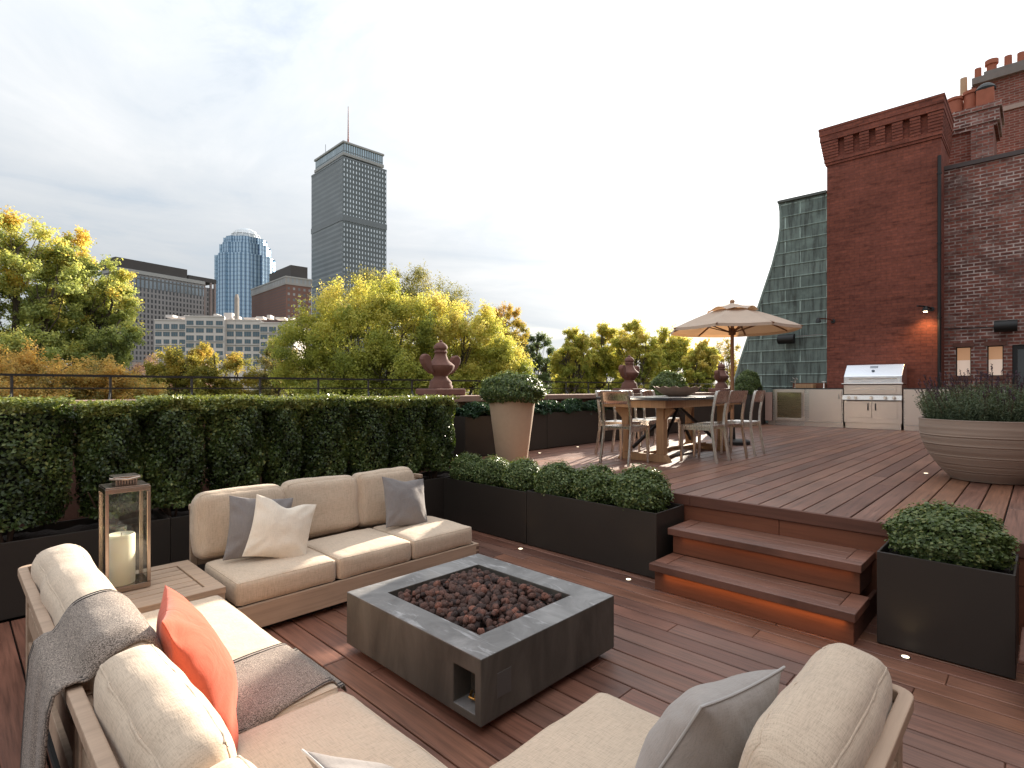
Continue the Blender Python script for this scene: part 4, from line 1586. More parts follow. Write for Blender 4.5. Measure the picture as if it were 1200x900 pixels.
obj('cover_plate', v, plain('smoked plate', (0.075, 0.070, 0.066), 0.6), t_, bevel=0.001)
rocks = MB()
base_ico = bmesh.new(); bmesh.ops.create_icosphere(base_ico, subdivisions=2, radius=1.0)
iv = [v_.co.copy() for v_ in base_ico.verts]; ifc = [tuple(x.index for x in f_.verts) for f_ in base_ico.faces]
base_ico.free()
shapes = []
for q in range(12):
    o_ = Vector((q * 5.3, q * 2.9, q))
    shapes.append([p * (1 + 0.38 * mnoise.noise(p * 1.3 + o_) + 0.16 * mnoise.noise(p * 3.6 + o_)) for p in iv])
k_ = 0
for lay, (cnt, zb) in enumerate(((300, 0.248), (430, 0.284), (300, 0.308))):
    for q in range(cnt):
        x, y = random.uniform(ix0 + 0.035, ix1 - 0.035), random.uniform(iy0 + 0.035, iy1 - 0.035)
        ed = min(x - ix0, ix1 - x, y - iy0, iy1 - y)
        z = zb + 0.028 * min(1, ed / 0.12) + random.uniform(-0.006, 0.008)
        s_ = random.uniform(0.012, 0.026)
        rt = Matrix.Rotation(random.uniform(0, 6.28), 3, Vector((random.gauss(0, 1), random.gauss(0, 1), random.gauss(0, 1))))
        sc_ = Vector((s_ * random.uniform(0.8, 1.35), s_ * random.uniform(0.8, 1.1), s_ * random.uniform(0.7, 1.0)))
        rocks.rnd = min(1, max(0.0, random.gauss(0.42, 0.28)))
        rocks.add([rt @ Vector((p.x * sc_.x, p.y * sc_.y, p.z * sc_.z)) + Vector((x, y, z)) for p in shapes[k_ % 12]], ifc)
        k_ += 1
lr = obj('lava_rocks', rocks, M['lava'], smooth=180)
tag(lr, 'heap of rough reddish brown lava rocks filling the fire pit', 'lava rocks', None, 'stuff')

# ================================================================== DINING GROUP ON THE UPPER DECK
UZ = 0.6
t_ = thing('dining_table', (6.95, 3.58, UZ), 'long dining table with dark stone top and timber trestles on the upper deck', 'table')
v = MB(); v.box(-1.20, 1.20, -0.50, 0.50, 0.755, 0.790)
obj('tabletop', v, M['tabletop'], t_, bevel=0.006)
v = MB()
v.box(-1.12, 1.12, -0.43, -0.40, 0.665, 0.753); v.box(-1.12, 1.12, 0.40, 0.43, 0.665, 0.753)
v.box(-1.12, -1.09, -0.399, 0.399, 0.665, 0.753); v.box(1.09, 1.12, -0.399, 0.399, 0.665, 0.753)
obj('apron', v, M['table_wood'], t_, bevel=0.003)
for sx in (-1, 1):
    v = MB()
    x = sx * 0.87
    v.hexa([(x - 0.05, -0.36, 0.0), (x + 0.05, -0.36, 0.0), (x + 0.05, 0.36, 0.0), (x - 0.05, 0.36, 0.0)], [(x - 0.05, -0.30, 0.09), (x + 0.05, -0.30, 0.09), (x + 0.05, 0.30, 0.09), (x - 0.05, 0.30, 0.09)])
    v.box(x - 0.05, x + 0.05, -0.395, 0.395, 0.667, 0.752)
    for sy in (-1, 1):
        y = sy * 0.245
        v.box(x - 0.048, x + 0.048, y - 0.05, y + 0.05, 0.092, 0.664)
        v.bar((x, y + sy * 0.02, 0.54), (x, y + sy * 0.14, 0.664), 0.09, 0.05, (1, 0, 0))
    obj('trestle', v, M['table_wood'], t_, bevel=0.004)
v = MB(); v.box(-0.815, 0.815, -0.04, 0.04, 0.06, 0.11)
obj('stretcher', v, M['table_wood'], t_, bevel=0.004)
v = MB()
for sy in (-1, 1):
    v.bar((-0.80, sy * 0.2, 0.14), (0.0, sy * 0.02, 0.655), 0.03, 0.035)
    v.bar((0.80, sy * 0.2, 0.14), (0.0, sy * 0.02, 0.655), 0.03, 0.035)
obj('metal_brace', v, M['black'], t_)


def make_chair():
    t_ = thing('dining_chair', (0, 0, 0), '', 'chair', 'aluminium chairs round the dining table')
    # front is +Y, the back stands at -Y
    vs, fs = [], []
    n = 10
    for top in (1, 0):
        for i in range(n + 1):
            for j in range(n + 1):
                u, w_ = -1 + 2 * i / n, -1 + 2 * j / n
                hw = 0.205 - 0.012 * (1 - w_) / 2
                dish = -0.012 * (1 - u * u) * (1 - (w_ + .2) ** 2) if top else 0
                vs.append((u * hw, 0.205 * w_ - 0.01, (0.452 if top else 0.428) + dish - (0.006 * max(0, w_ - .7) / .3 if top else 0)))
    m = (n + 1) ** 2
    for o_, flip in ((0, False), (m, True)):
        for i in range(n):
            for j in range(n):
                q = (o_ + i * (n + 1) + j, o_ + (i + 1) * (n + 1) + j, o_ + (i + 1) * (n + 1) + j + 1, o_ + i * (n + 1) + j + 1)
                fs.append(q[::-1] if flip else q)
    edge = [i * (n + 1) for i in range(n + 1)] + [n * (n + 1) + j for j in range(1, n + 1)] + [i * (n + 1) + n for i in range(n - 1, -1, -1)] + [j for j in range(n - 1, 0, -1)]
    for q in range(len(edge)):
        a_, b_ = edge[q], edge[(q + 1) % len(edge)]
        fs.append((a_, b_, b_ + m, a_ + m))
    v = MB().add(vs, fs)
    obj('seat', v, M['alu'], t_, smooth=40)
    for sx in (-1, 1):
        v = MB()
        v.hexa([(sx * 0.190 - 0.013, 0.180 - 0.013, 0), (sx * 0.190 + 0.013, 0.180 - 0.013, 0), (sx * 0.190 + 0.013, 0.180 + 0.013, 0), (sx * 0.190 - 0.013, 0.180 + 0.013, 0)],
               [(sx * 0.185 - 0.02, 0.172 - 0.018, 0.427), (sx * 0.185 + 0.02, 0.172 - 0.018, 0.427), (sx * 0.185 + 0.02, 0.172 + 0.018, 0.427), (sx * 0.185 - 0.02, 0.172 + 0.018, 0.427)])
        obj('leg', v, M['alu'], t_, bevel=0.003)
        v = MB()
        path = [(sx * 0.195, -0.270, 0.0), (sx * 0.192, -0.238, 0.18), (sx * 0.188, -0.212, 0.36), (sx * 0.186, -0.206, 0.46), (sx * 0.186, -0.212, 0.58), (sx * 0.186, -0.235, 0.72), (sx * 0.186, -0.256, 0.82), (sx * 0.183, -0.270, 0.865)]
        for a_, b_ in zip(path[:-1], path[1:]):
            v.bar(a_, b_, 0.022, 0.032, (0, 1, 0))
        obj('leg', v, M['alu'], t_, bevel=0.002)
    v = MB()
    n = 12
    vs, fs = [], []
    prof = [(0.715, -0.232), (0.76, -0.240), (0.81, -0.252), (0.850, -0.262), (0.868, -0.272), (0.872, -0.285), (0.862, -0.290)]
    for z, y in prof:
        for i in range(n + 1):
            u = -1 + 2 * i / n
            vs.append((u * 0.186, y - 0.022 * (1 - u * u), z))
    for i in range(len(prof) - 1):
        for j in range(n):
            fs.append((i * (n + 1) + j, i * (n + 1) + j + 1, (i + 1) * (n + 1) + j + 1, (i + 1) * (n + 1) + j))
    o = obj('back_band', v.add(vs, fs), M['alu'], t_, smooth=60)
    md = o.modifiers.new('thick', 'SOLIDIFY'); md.thickness = 0.006
    v = MB()
    for sx in (-1, 1):
        v.bar((sx * 0.187, -0.19, 0.405), (sx * 0.184, 0.152, 0.405), 0.014, 0.034)
    v.bar((-0.165, 0.165, 0.405), (0.165, 0.165, 0.405), 0.014, 0.034)
    obj('seat_rail', v, M['alu'], t_)
    return t_


chair0 = make_chair()
CH = [(5.735, 3.615, -PI / 2, 'aluminium chair at the near head of the dining table, its back to the tapered pot'),
      (6.57, 3.055, R(2), 'aluminium chair on the grill side of the table, nearest the stairs'),
      (7.04, 3.03, R(-9), 'middle aluminium chair of the three on the grill side of the table'),
      (7.62, 3.00, R(3), 'aluminium chair on the grill side of the table, nearest the parasol'),
      (6.40, 4.13, PI, 'aluminium chair on the parapet side, seen behind the head chair'),
      (7.00, 4.14, PI + R(4), 'aluminium chair on the parapet side of the table, behind the left trestle'),
      (7.60, 4.15, PI, 'aluminium chair on the parapet side of the table, behind the stone bowl')]
for i, (x, y, rz, lab) in enumerate(CH):
    c_ = chair0 if i == 0 else copy_tree(chair0)
    c_.location = (x, y, UZ)
    c_.rotation_euler = (0, 0, rz)
    c_['label'] = lab

t_ = thing('stone_bowl', (6.92, 3.56, UZ + 0.791), 'shallow beige stone bowl with a scalloped rim on the dining table', 'bowl', rz=R(-44))
n, vs, fs = 64, [], []
rings = [(0.40, 0.0, 0), (0.55, 0.012, 0), (0.78, 0.055, 0.2), (0.95, 0.105, 0.6), (1.02, 0.128, 1.0), (0.98, 0.126, 1.0), (0.88, 0.09, 0.5), (0.6, 0.03, 0), (0.0, 0.022, 0)]
for r, z, s_ in rings:
    for k_ in range(n):
        a = 2 * PI * k_ / n
        sc_ = 1 + 0.045 * s_ * math.cos(a * 13)
        vs.append((0.315 * r * sc_ * math.cos(a), 0.20 * r * sc_ * math.sin(a), z + 0.012 * s_ * math.cos(a * 13)))
for i in range(len(rings) - 1):
    for k_ in range(n):
        fs.append((i * n + k_, i * n + (k_ + 1) % n, (i + 1) * n + (k_ + 1) % n, (i + 1) * n + k_))
fs.append(tuple(range(n))[::-1])
obj('bowl_body', MB().add(vs, fs), plain('pinkish carved stone', (0.36, 0.245, 0.18), 0.8, var=0.2, scale=20, bump=0.3), t_, smooth=60)

# ---- parasol
t_ = thing('patio_parasol', (8.85, 3.6, UZ), 'sand coloured octagonal parasol with wooden pole and ribs behind the table', 'parasol')
v = MB(); v.lathe([(0.0, 0.0), (0.27, 0.0), (0.27, 0.05), (0.24, 0.07), (0.05, 0.08), (0.04, 0.30), (0.0, 0.30)], 32)
obj('base', v, M['black'], t_, smooth=35)
v = MB(); v.lathe([(0.028, 0.081), (0.028, 2.26), (0.0, 2.26)], 20)
obj('pole', v, M['pole_wood'], t_, smooth=40)
RO, ZO, RI, ZI = 1.00, 1.86, 0.26, 2.165
vs, fs = [], []
m = 7
ns = 48
ph0 = R(10)
for i in range(m + 1):
    q = i / m
    for k_ in range(ns):
        a = 2 * PI * k_ / ns + ph0
        da = ((k_ % 6) / 6) * (PI / 4)
        poly = math.cos(PI / 8) / math.cos(da - PI / 8)
        r = (RI + (RO - RI) * q) * (poly * 0.985 + 0.015)
        sag = 0.035 * math.sin(da / (PI / 4) * PI) * math.sin(q * PI * 0.9)
        z = ZI + (ZO - ZI) * (0.85 * q + 0.15 * q * q) - sag
        vs.append((r * math.cos(a), r * math.sin(a), z))
for k_ in range(ns):          # small valance
    x, y, z = vs[m * ns + k_]
    vs.append((x * 1.004, y * 1.004, z - 0.045))
for i in range(m + 1):
    for k_ in range(ns):
        fs.append((i * ns + k_, i * ns + (k_ + 1) % ns, (i + 1) * ns + (k_ + 1) % ns, (i + 1) * ns + k_))
canopy = obj('canopy', MB().add(vs, fs), M['canvas'], t_, smooth=35)
vs, fs = [], []
for q, (r, z) in enumerate(((0.40, 2.135), (0.22, 2.215), (0.04, 2.275))):
    for k_ in range(ns):
        a = 2 * PI * k_ / ns + ph0
        da = ((k_ % 6) / 6) * (PI / 4)
        poly = math.cos(PI / 8) / math.cos(da - PI / 8)
        lift = 0.05 * math.sin(da / (PI / 4) * PI) if q == 0 else 0
        vs.append((r * poly * math.cos(a), r * poly * math.sin(a), z + lift * (1.2 if (k_ // 6) % 2 else 0.5)))
for i in range(2):
    for k_ in range(ns):
        fs.append((i * ns + k_, i * ns + (k_ + 1) % ns, (i + 1) * ns + (k_ + 1) % ns, (i + 1) * ns + k_))
fs.append(tuple(2 * ns + k_ for k_ in range(ns)))
obj('vent', MB().add(vs, fs), M['canvas'], canopy, smooth=35)
v = MB(); v.lathe([(0.0, 2.275), (0.03, 2.276), (0.04, 2.30), (0.03, 2.325), (0.0, 2.34)], 14)
obj('finial', v, M['pole_wood'], t_, smooth=50)
v = MB(); v.lathe([(0.03, 1.76), (0.055, 1.765), (0.055, 1.86), (0.03, 1.87)], 16); v.lathe([(0.03, 1.92), (0.05, 1.925), (0.05, 2.0), (0.03, 2.01)], 16)
obj('hub', v, M['rib_wood'], t_, smooth=40)
for k_ in range(8):
    a = k_ * PI / 4 + ph0
    ca, sa = math.cos(a), math.sin(a)
    v = MB(); v.bar((0.04 * ca, 0.04 * sa, 2.20), (1.02 * ca, 1.02 * sa, ZO - 0.014), 0.022, 0.018)
    rb = obj('rib', v, M['rib_wood'], t_)
    v = MB(); v.bar((0.05 * ca, 0.05 * sa, 1.81), (0.55 * ca, 0.55 * sa, 1.965), 0.018, 0.016)
    obj('strut', v, M['rib_wood'], rb)

# ================================================================== OUTDOOR KITCHEN
KX = 14.2
t_ = thing('kitchen_counter', (KX, 2.9, UZ), 'stainless steel outdoor kitchen counter with dark top against the brick chimney', 'counter')
v = MB()
v.box(0.02, 0.68, 0.36, 1.88, 0.10, 0.878); v.box(0.02, 0.68, -3.5, -0.78, 0.10, 0.878)
obj('cabinet_carcass', v, M['steel'], t_)
v = MB(); v.box(0.06, 0.66, 0.36, 2.00, 0.0, 0.098); v.box(0.06, 0.66, -3.5, -0.78, 0.0, 0.098)
obj('toe_kick', v, M['steel_warm'], t_)
v = MB(); v.box(-0.012, 0.695, 0.36, 1.90, 0.880, 0.902); v.box(-0.012, 0.695, -3.5, -0.785, 0.880, 0.902)
obj('countertop', v, M['tabletop'], t_, bevel=0.003)
for (a, b) in ((0.385, 1.055), (-1.62, -0.80), (-2.5, -1.64), (-3.45, -2.52)):
    v = MB(); v.box(0.0, 0.018, a, b, 0.125, 0.872)
    d = obj('cabinet_door', v, M['steel_warm'], t_, bevel=0.003)
    v = MB(); v.tube([(-0.002, a + 0.05, 0.76), (-0.022, a + 0.05, 0.76), (-0.022, a + 0.05, 0.66), (-0.002, a + 0.05, 0.66)], 0.008, 6)
    obj('handle', v, M['steel'], d, smooth=50)
v = MB(); v.box(0.0, 0.6, 1.895, 2.055, 0.10, 0.80)
obj('end_panel', v, plain('pinkish panel', (0.42, 0.27, 0.22), 0.6), t_)
v = MB(); v.box(0.60, 0.69, 0.86, 1.60, 0.905, 1.03)
obj('backsplash', v, M['ipe_z'], t_)

fr = thing('wine_fridge', (KX, 4.40, UZ), 'undercounter fridge with glass door at the left end of the outdoor kitchen', 'fridge')
v = MB()
v.box(0.60, 0.645, -0.33, 0.33, 0.10, 0.87)
v.box(0.03, 0.60, -0.33, -0.31, 0.10, 0.87); v.box(0.03, 0.60, 0.31, 0.33, 0.10, 0.87)
v.box(0.03, 0.60, -0.309, 0.309, 0.10, 0.125); v.box(0.03, 0.60, -0.309, 0.309, 0.845, 0.87)
obj('cabinet', v, M['steel'], fr)
v = MB()
v.box(-0.004, 0.028, -0.335, -0.275, 0.115, 0.872); v.box(-0.004, 0.028, 0.275, 0.335, 0.115, 0.872)
v.box(-0.004, 0.028, -0.274, 0.274, 0.115, 0.18); v.box(-0.004, 0.028, -0.274, 0.274, 0.80, 0.872)
dr = obj('door', v, M['steel_warm'], fr, bevel=0.003)
v = MB(); v.box(0.008, 0.014, -0.274, 0.274, 0.18, 0.80)
obj('door_glass', v, M['fridge_glass'], dr)
v = MB(); v.tube([(-0.004, -0.30, 0.80), (-0.035, -0.30, 0.80), (-0.035, -0.30, 0.22), (-0.004, -0.30, 0.22)], 0.009, 8)
obj('handle', v, M['steel'], dr, smooth=50)
for zz in (0.30, 0.46, 0.62):
    v = MB()
    for q in range(9):
        v.tube([(0.06, -0.29 + q * 0.07, zz), (0.55, -0.29 + q * 0.07, zz)], 0.005, 4)
    v.tube([(0.06, -0.30, zz), (0.06, 0.30, zz)], 0.006, 4)
    obj('wire_shelf', v, M['steel'], fr)
v = MB(); v.box(0.05, 0.6, -0.33, 0.33, 0.0, 0.098)
for q in range(20):
    v.box(0.044, 0.049, -0.30 + q * 0.031, -0.282 + q * 0.031, 0.02, 0.085)
obj('base_grille', v, M['steel'], fr)
kg = thing('reflection_barrel', (KX + 0.34, 4.38, UZ + 0.126), 'pale barrel shape standing in for a reflection in the fridge door glass', 'barrel')  # barrel form added in place of a reflection on the door glass
v = MB(); v.lathe([(0.0, 0.0), (0.16, 0.0), (0.19, 0.08), (0.215, 0.28), (0.19, 0.48), (0.15, 0.56), (0.0, 0.57)], 28)
obj('barrel_body', v, plain('pale barrel', (0.78, 0.68, 0.42), 0.5, var=0.15), kg, smooth=50)
v = MB(); v.lathe([(0.213, 0.2), (0.222, 0.21), (0.222, 0.23), (0.216, 0.24)], 28); v.lathe([(0.212, 0.34), (0.220, 0.35), (0.218, 0.37), (0.208, 0.38)], 28)
obj('hoop', v, M['steel_warm'], kg, smooth=50)

gr = thing('gas_grill', (KX, 2.69, UZ), 'large stainless gas grill with bright hood built into the counter', 'grill')
W2 = 0.545
v = MB(); v.box(0.0, 0.62, -W2, W2, 0.13, 0.62); v.box(0.04, 0.62, -W2 + 0.02, W2 - 0.02, 0.0, 0.128)
obj('cart', v, M['steel_warm'], gr, bevel=0.004)
for sy in (-1, 1):
    v = MB(); a, b = sorted((sy * 0.006, sy * 0.46)); v.box(-0.014, -0.001, a, b, 0.245, 0.605)
    d = obj('door', v, M['steel_warm'], gr, bevel=0.003)
    v = MB(); y = sy * 0.072; v.tube([(-0.014, y, 0.56), (-0.04, y, 0.56), (-0.04, y, 0.42), (-0.014, y, 0.42)], 0.009, 6)
    obj('handle', v, M['black'], d, smooth=50)
v = MB(); v.hexa([(-0.075, -W2 - 0.01, 0.64), (0.1, -W2 - 0.01, 0.64), (0.1, W2 + 0.01, 0.64), (-0.075, W2 + 0.01, 0.64)], [(-0.05, -W2 - 0.01, 0.745), (0.1, -W2 - 0.01, 0.745), (0.1, W2 + 0.01, 0.745), (-0.05, W2 + 0.01, 0.745)])
cp = obj('control_panel', v, M['steel'], gr, bevel=0.004)
for y in (-0.42, -0.26, 0.0, 0.30, 0.43):
    v = MB()
    for r, x_, x2 in ((0.036, -0.085, -0.066), (0.026, -0.110, -0.086)):
        v.prism([(r * math.cos(2 * PI * q / 18), r * math.sin(2 * PI * q / 18)) for q in range(18)], lambda p, q, x_=x_, x2=x2: (x_ + (x2 - x_) * q, y + p[0], 0.693 + p[1]))
    obj('knob', v, M['steel'], cp, smooth=40)
v = MB(); v.box(0.0, 0.62, -W2, W2, 0.765, 0.97)
obj('firebox', v, M['steel_warm'], gr, bevel=0.004)
v = MB(); v.box(-0.012, -0.001, -W2 + 0.10, W2 - 0.10, 0.80, 0.94)
d = obj('drip_tray', v, M['steel_warm'], gr, bevel=0.004)
v = MB(); v.box(-0.03, -0.013, -W2 + 0.13, W2 - 0.13, 0.868, 0.882)
obj('handle', v, M['steel'], d, bevel=0.003)
prof = [(0.0, 0.985), (0.0, 1.165), (0.02, 1.185), (0.27, 1.425), (0.30, 1.435), (0.60, 1.435), (0.60, 0.985)]
v = MB(); v.prism(prof, lambda p, q: (p[0], -W2 + 2 * W2 * q, p[1]))
hd = obj('hood', v, M['steel_hood'], gr, bevel=0.006)
v = MB(); v.tube([(0.0, -W2 - 0.03, 1.0), (-0.05, -W2 - 0.03, 1.0), (-0.05, W2 + 0.03, 1.0), (0.0, W2 + 0.03, 1.0)], 0.018, 8)
obj('handle', v, M['steel'], hd, smooth=50)
v = MB(); v.box(-0.008, -0.001, -W2 + 0.09, W2 - 0.10, 1.10, 1.116)
obj('trim_line', v, M['nickel'], hd)
v = MB()
sl = Vector((0.25, 0, 0.24)).normalized(); nr = Vector((-0.24, 0, 0.25)).normalized()
c0 = Vector((0.12, 0.0, 1.281))
v.prism([(0.032 * math.cos(2 * PI * q / 20), 0.032 * math.sin(2 * PI * q / 20)) for q in range(20)], lambda p, q: tuple(c0 + Vector((0, p[0], 0)) + sl * p[1] + nr * (0.001 + 0.012 * q)))
obj('thermometer', v, plain('dial', (0.10, 0.12, 0.15), 0.3, 0.5), hd)
v = MB()
c1_ = Vector((0.215, 0.0, 1.3724))
for dz in (-0.022, 0.018):
    v.prism([(-0.075, -0.009), (0.075, -0.009), (0.075, 0.009), (-0.075, 0.009)], lambda p, q, dz=dz: tuple(c1_ + Vector((0, p[0], 0)) + sl * (p[1] + dz) + nr * (0.001 + 0.003 * q)))
obj('badge', v, plain('badge', (0.16, 0.19, 0.24), 0.4, 0.5), hd)

t_ = thing('wooden_tray', (14.62, 4.15, UZ + 0.905), 'small brown wooden trough on the kitchen counter before the copper slope', 'tray')
v = MB()
v.box(-0.12, 0.12, -0.20, 0.20, 0.0, 0.015); v.box(-0.12, -0.105, -0.20, 0.20, 0.016, 0.10); v.box(0.105, 0.12, -0.20, 0.20, 0.016, 0.10); v.box(-0.104, 0.104, -0.20, -0.185, 0.016, 0.10); v.box(-0.104, 0.104, 0.185, 0.20, 0.016, 0.10)
obj('tray_body', v, M['table_wood'], t_, bevel=0.004)
t_ = thing('bar_faucet', (14.74, 4.42, UZ + 0.905), 'small chrome faucet left of the trough on the kitchen counter', 'faucet')
v = MB()
v.lathe([(0.03, 0.0), (0.03, 0.02), (0.014, 0.03), (0.014, 0.20), (0.0, 0.21)], 14)
v.tube([(0, 0, 0.19), (-0.04, -0.02, 0.25), (-0.10, -0.06, 0.26), (-0.15, -0.09, 0.21)], 0.012, 8)
obj('spout', v, M['steel'], t_, smooth=50)
v = MB(); v.tube([(0, 0.0, 0.21), (0.0, 0.06, 0.26)], 0.009, 6); v.tube([(0, 0.02, 0.14), (-0.02, 0.10, 0.17)], 0.009, 6)
obj('lever', v, M['steel'], t_, smooth=50)
t_ = thing('counter_tap', (14.74, 3.78, UZ + 0.905), 'short chrome tap right of the trough on the kitchen counter', 'tap')
v = MB(); v.lathe([(0.025, 0.0), (0.012, 0.02), (0.012, 0.14), (0.0, 0.15)], 12); v.tube([(0, 0, 0.12), (-0.07, 0, 0.15)], 0.01, 6)
obj('spout', v, M['steel'], t_, smooth=50)
v = MB(); v.tube([(0, -0.05, 0.155), (0, 0.05, 0.155)], 0.007, 6)
obj('lever', v, M['steel'], t_, smooth=50)

# ================================================================== BUILDINGS BEHIND THE KITCHEN
WX = 14.9
t_ = thing('brick_chimney', (WX, 2.65, 0.3), 'broad red brick chimney with a corbelled slotted crown behind the grill', 'chimney')
y0, y1 = 1.555 - 2.65, 3.755 - 2.65
v = MB(); v.box(0.0, 1.4, y0, y1, 0.0, 6.60)
obj('shaft', v, M['brick_new'], t_)
v = MB()
v.box(-0.03, 1.43, y0 - 0.012, y1 + 0.03, 6.602, 6.66)
v.box(-0.05, 1.45, y0 - 0.022, y1 + 0.05, 6.662, 6.758)
v.box(-0.012, 1.412, y0 - 0.012, y1 + 0.012, 6.7585, 7.16)
ys = [1.84, 2.16, 2.49, 2.80, 3.12, 3.43]
ed = [y0 - 0.03 + 2.65] + [e for yq in ys for e in (yq - 0.065, yq + 0.065)] + [y1 + 0.10 + 2.65]
for q in range(0, len(ed) - 1, 2):
    a, b = ed[q] - 2.65, ed[q + 1] - 2.65
    for s_ in range(6):
        p_ = 0.062 + 0.010 * s_
        za, zb = 6.76 + s_ * 0.066, 6.76 + (s_ + 1) * 0.066 - 0.008
        aa = y0 - p_ * 0.45 if q == 0 else a
        bb = y1 + p_ if q == len(ed) - 2 else b
        v.box(-p_, 0.0 - 0.0125, aa, bb, za, zb)
for s_ in range(6):
    p_ = 0.062 + 0.010 * s_
    za, zb = 6.76 + s_ * 0.066, 6.76 + (s_ + 1) * 0.066 - 0.008
    v.box(-0.012, 1.4 + p_, y0 - p_ * 0.45, y0 - 0.0125, za, zb)
    v.box(-0.012, 1.4 + p_, y1 + 0.0125, y1 + p_, za, zb)
v.box(-0.125, 1.53, y0 - 0.06, y1 + 0.125, 7.162, 7.30)
v.box(-0.14, 1.54, y0 - 0.068, y1 + 0.14, 7.302, 7.43)
v.box(-0.148, 1.55, y0 - 0.078, y1 + 0.150, 7.432, 7.485)
obj('crown', v, M['brick_new'], t_)

t_ = thing('copper_mansard', (WX, 3.76, 0.3), 'green verdigris copper mansard slope left of the brick chimney', 'roof')
pr = [(0.0, 0.0), (2.62, 0.0), (2.50, 0.5), (2.36, 1.0), (2.235, 1.43), (2.07, 2.0), (1.86, 2.63), (1.475, 3.77), (1.26, 4.41), (1.10, 5.04), (1.065, 5.35), (1.065, 5.75), (1.09, 5.95), (0.0, 5.95)]
v = MB(); v.prism(pr, lambda p, q: (0.02 + 6 * q, p[0], p[1]))
obj('cladding', v, M['copper'], t_)
v = MB()
v.tube([(0.03, p[0], p[1]) for p in pr[1:-1]], 0.035, 8)
obj('edge_roll', v, M['copper_trim'], t_, smooth=60)
v = MB()
v.box(-0.04, 6.1, 0.002, 1.13, 5.952, 6.02)
obj('cornice', v, plain('dark copper drip edge', (0.10, 0.11, 0.10), 0.6), t_, bevel=0.01)
v = MB()
for i in range(1, 19):
    z = i * 0.31
    ye = np.interp(z, [p[1] for p in pr[1:-1]], [p[0] for p in pr[1:-1]])
    v.box(0.004, 0.0195, 0.004, ye - 0.02, z - 0.006, z + 0.008)
obj('course_seam', v, M['copper_trim'], t_)

OW = 15.4
t_ = thing('old_brick_wall', (OW, 0.0, 0.3), 'tall weathered brick wall with two lit slit windows at the right edge', 'wall')
holes = [(1.096, 1.355), (0.575, 0.832), (-0.62, 0.44)]
zb, zt = 1.46, 2.10
v = MB()
v.box(0, 0.4, -5, 1.62, zt + 0.001, 6.02)
v.box(0, 0.4, 0.44, 1.62, 0.0, zb - 0.001)
edges = [1.62] + [e for h in holes for e in (h[1], h[0])] + [-5]
for q in range(0, len(edges), 2):
    v.box(0, 0.4, edges[q + 1], edges[q], zb, zt)
v.box(0, 0.4, -5, -0.62, 0.0, zb - 0.001)
obj('brickwork', v, M['brick_old'], t_)
v = MB(); v.box(-17.6, -0.002, -3.6, -3.2, -0.3, 6.02)  # unseen wall added behind the camera to shade faces turned that way
obj('unseen_shade_wall', v, M['brick_old'], t_)
v = MB(); v.box(-0.04, 0.45, -5, 1.62, 6.022, 6.11)
obj('coping', v, plain('coping metal', (0.075, 0.055, 0.052), 0.6), t_)
m_up = emit('lit blind', (0.60, 0.33, 0.18), 0.17)
m_dn = emit('lit room', (0.80, 0.62, 0.50), 0.16)
for (a, b) in holes[:2]:
    v = MB()
    v.box(0.06, 0.10, a, a + 0.018, zb + 0.018, zt - 0.018); v.box(0.06, 0.10, b - 0.018, b, zb + 0.018, zt - 0.018)
    v.box(0.06, 0.10, a, b, zb, zb + 0.017); v.box(0.06, 0.10, a, b, zt - 0.017, zt)
    wn = obj('window', v, M['black'], t_)
    v = MB(); v.box(0.24, 0.245, a, b, zb + 0.36, zt)
    obj('upper_pane', v, m_up, wn)
    v = MB(); v.box(0.241, 0.246, a, b, zb, zb + 0.359)
    obj('lower_pane', v, m_dn, wn)
    v = MB(); v.box(-0.03, 0.058, a - 0.04, b + 0.04, zb - 0.07, zb - 0.003)
    obj('sill', v, M['brownstone'], wn)
    v = MB(); v.box(-0.02, 0.058, a - 0.05, b + 0.05, zt + 0.003, zt + 0.09)
    obj('lintel', v, M['brownstone'], wn)
v = MB()
v.box(0.03, 0.10, 0.36, 0.438, 0.3, zt - 0.002); v.box(0.03, 0.10, -0.618, -0.54, 0.3, zt - 0.002); v.box(0.03, 0.10, -0.539, 0.359, zt - 0.09, zt - 0.002)
v.box(0.03, 0.10, -0.06, -0.01, 0.3, zt - 0.091)
dr = obj('door', v, M['black'], t_)
v = MB(); v.box(0.06, 0.07, -0.539, 0.359, 0.3, zt - 0.09)
mm = NT('dark door glass'); mm.fin((0.02, 0.022, 0.024), 0.05, 0, None, 0.8)
obj('door_pane', v, mm.mat, dr)

t_ = thing('drain_pipe', (WX - 0.02, 1.60, 0.6), 'thin dark vertical drain pipe along the right edge of the chimney', 'pipe')
v = MB(); v.tube([(-0.04, -0.02, 0.0), (-0.04, -0.02, 5.9)], 0.034, 10)
obj('pipe', v, M['black'], t_, smooth=50)
v = MB()
for z in (0.9, 2.4, 4.0, 5.5):
    v.lathe([(0.045, 0), (0.045, 0.03)], 12, -0.04, -0.02, z)
obj('bracket', v, M['black'], t_)


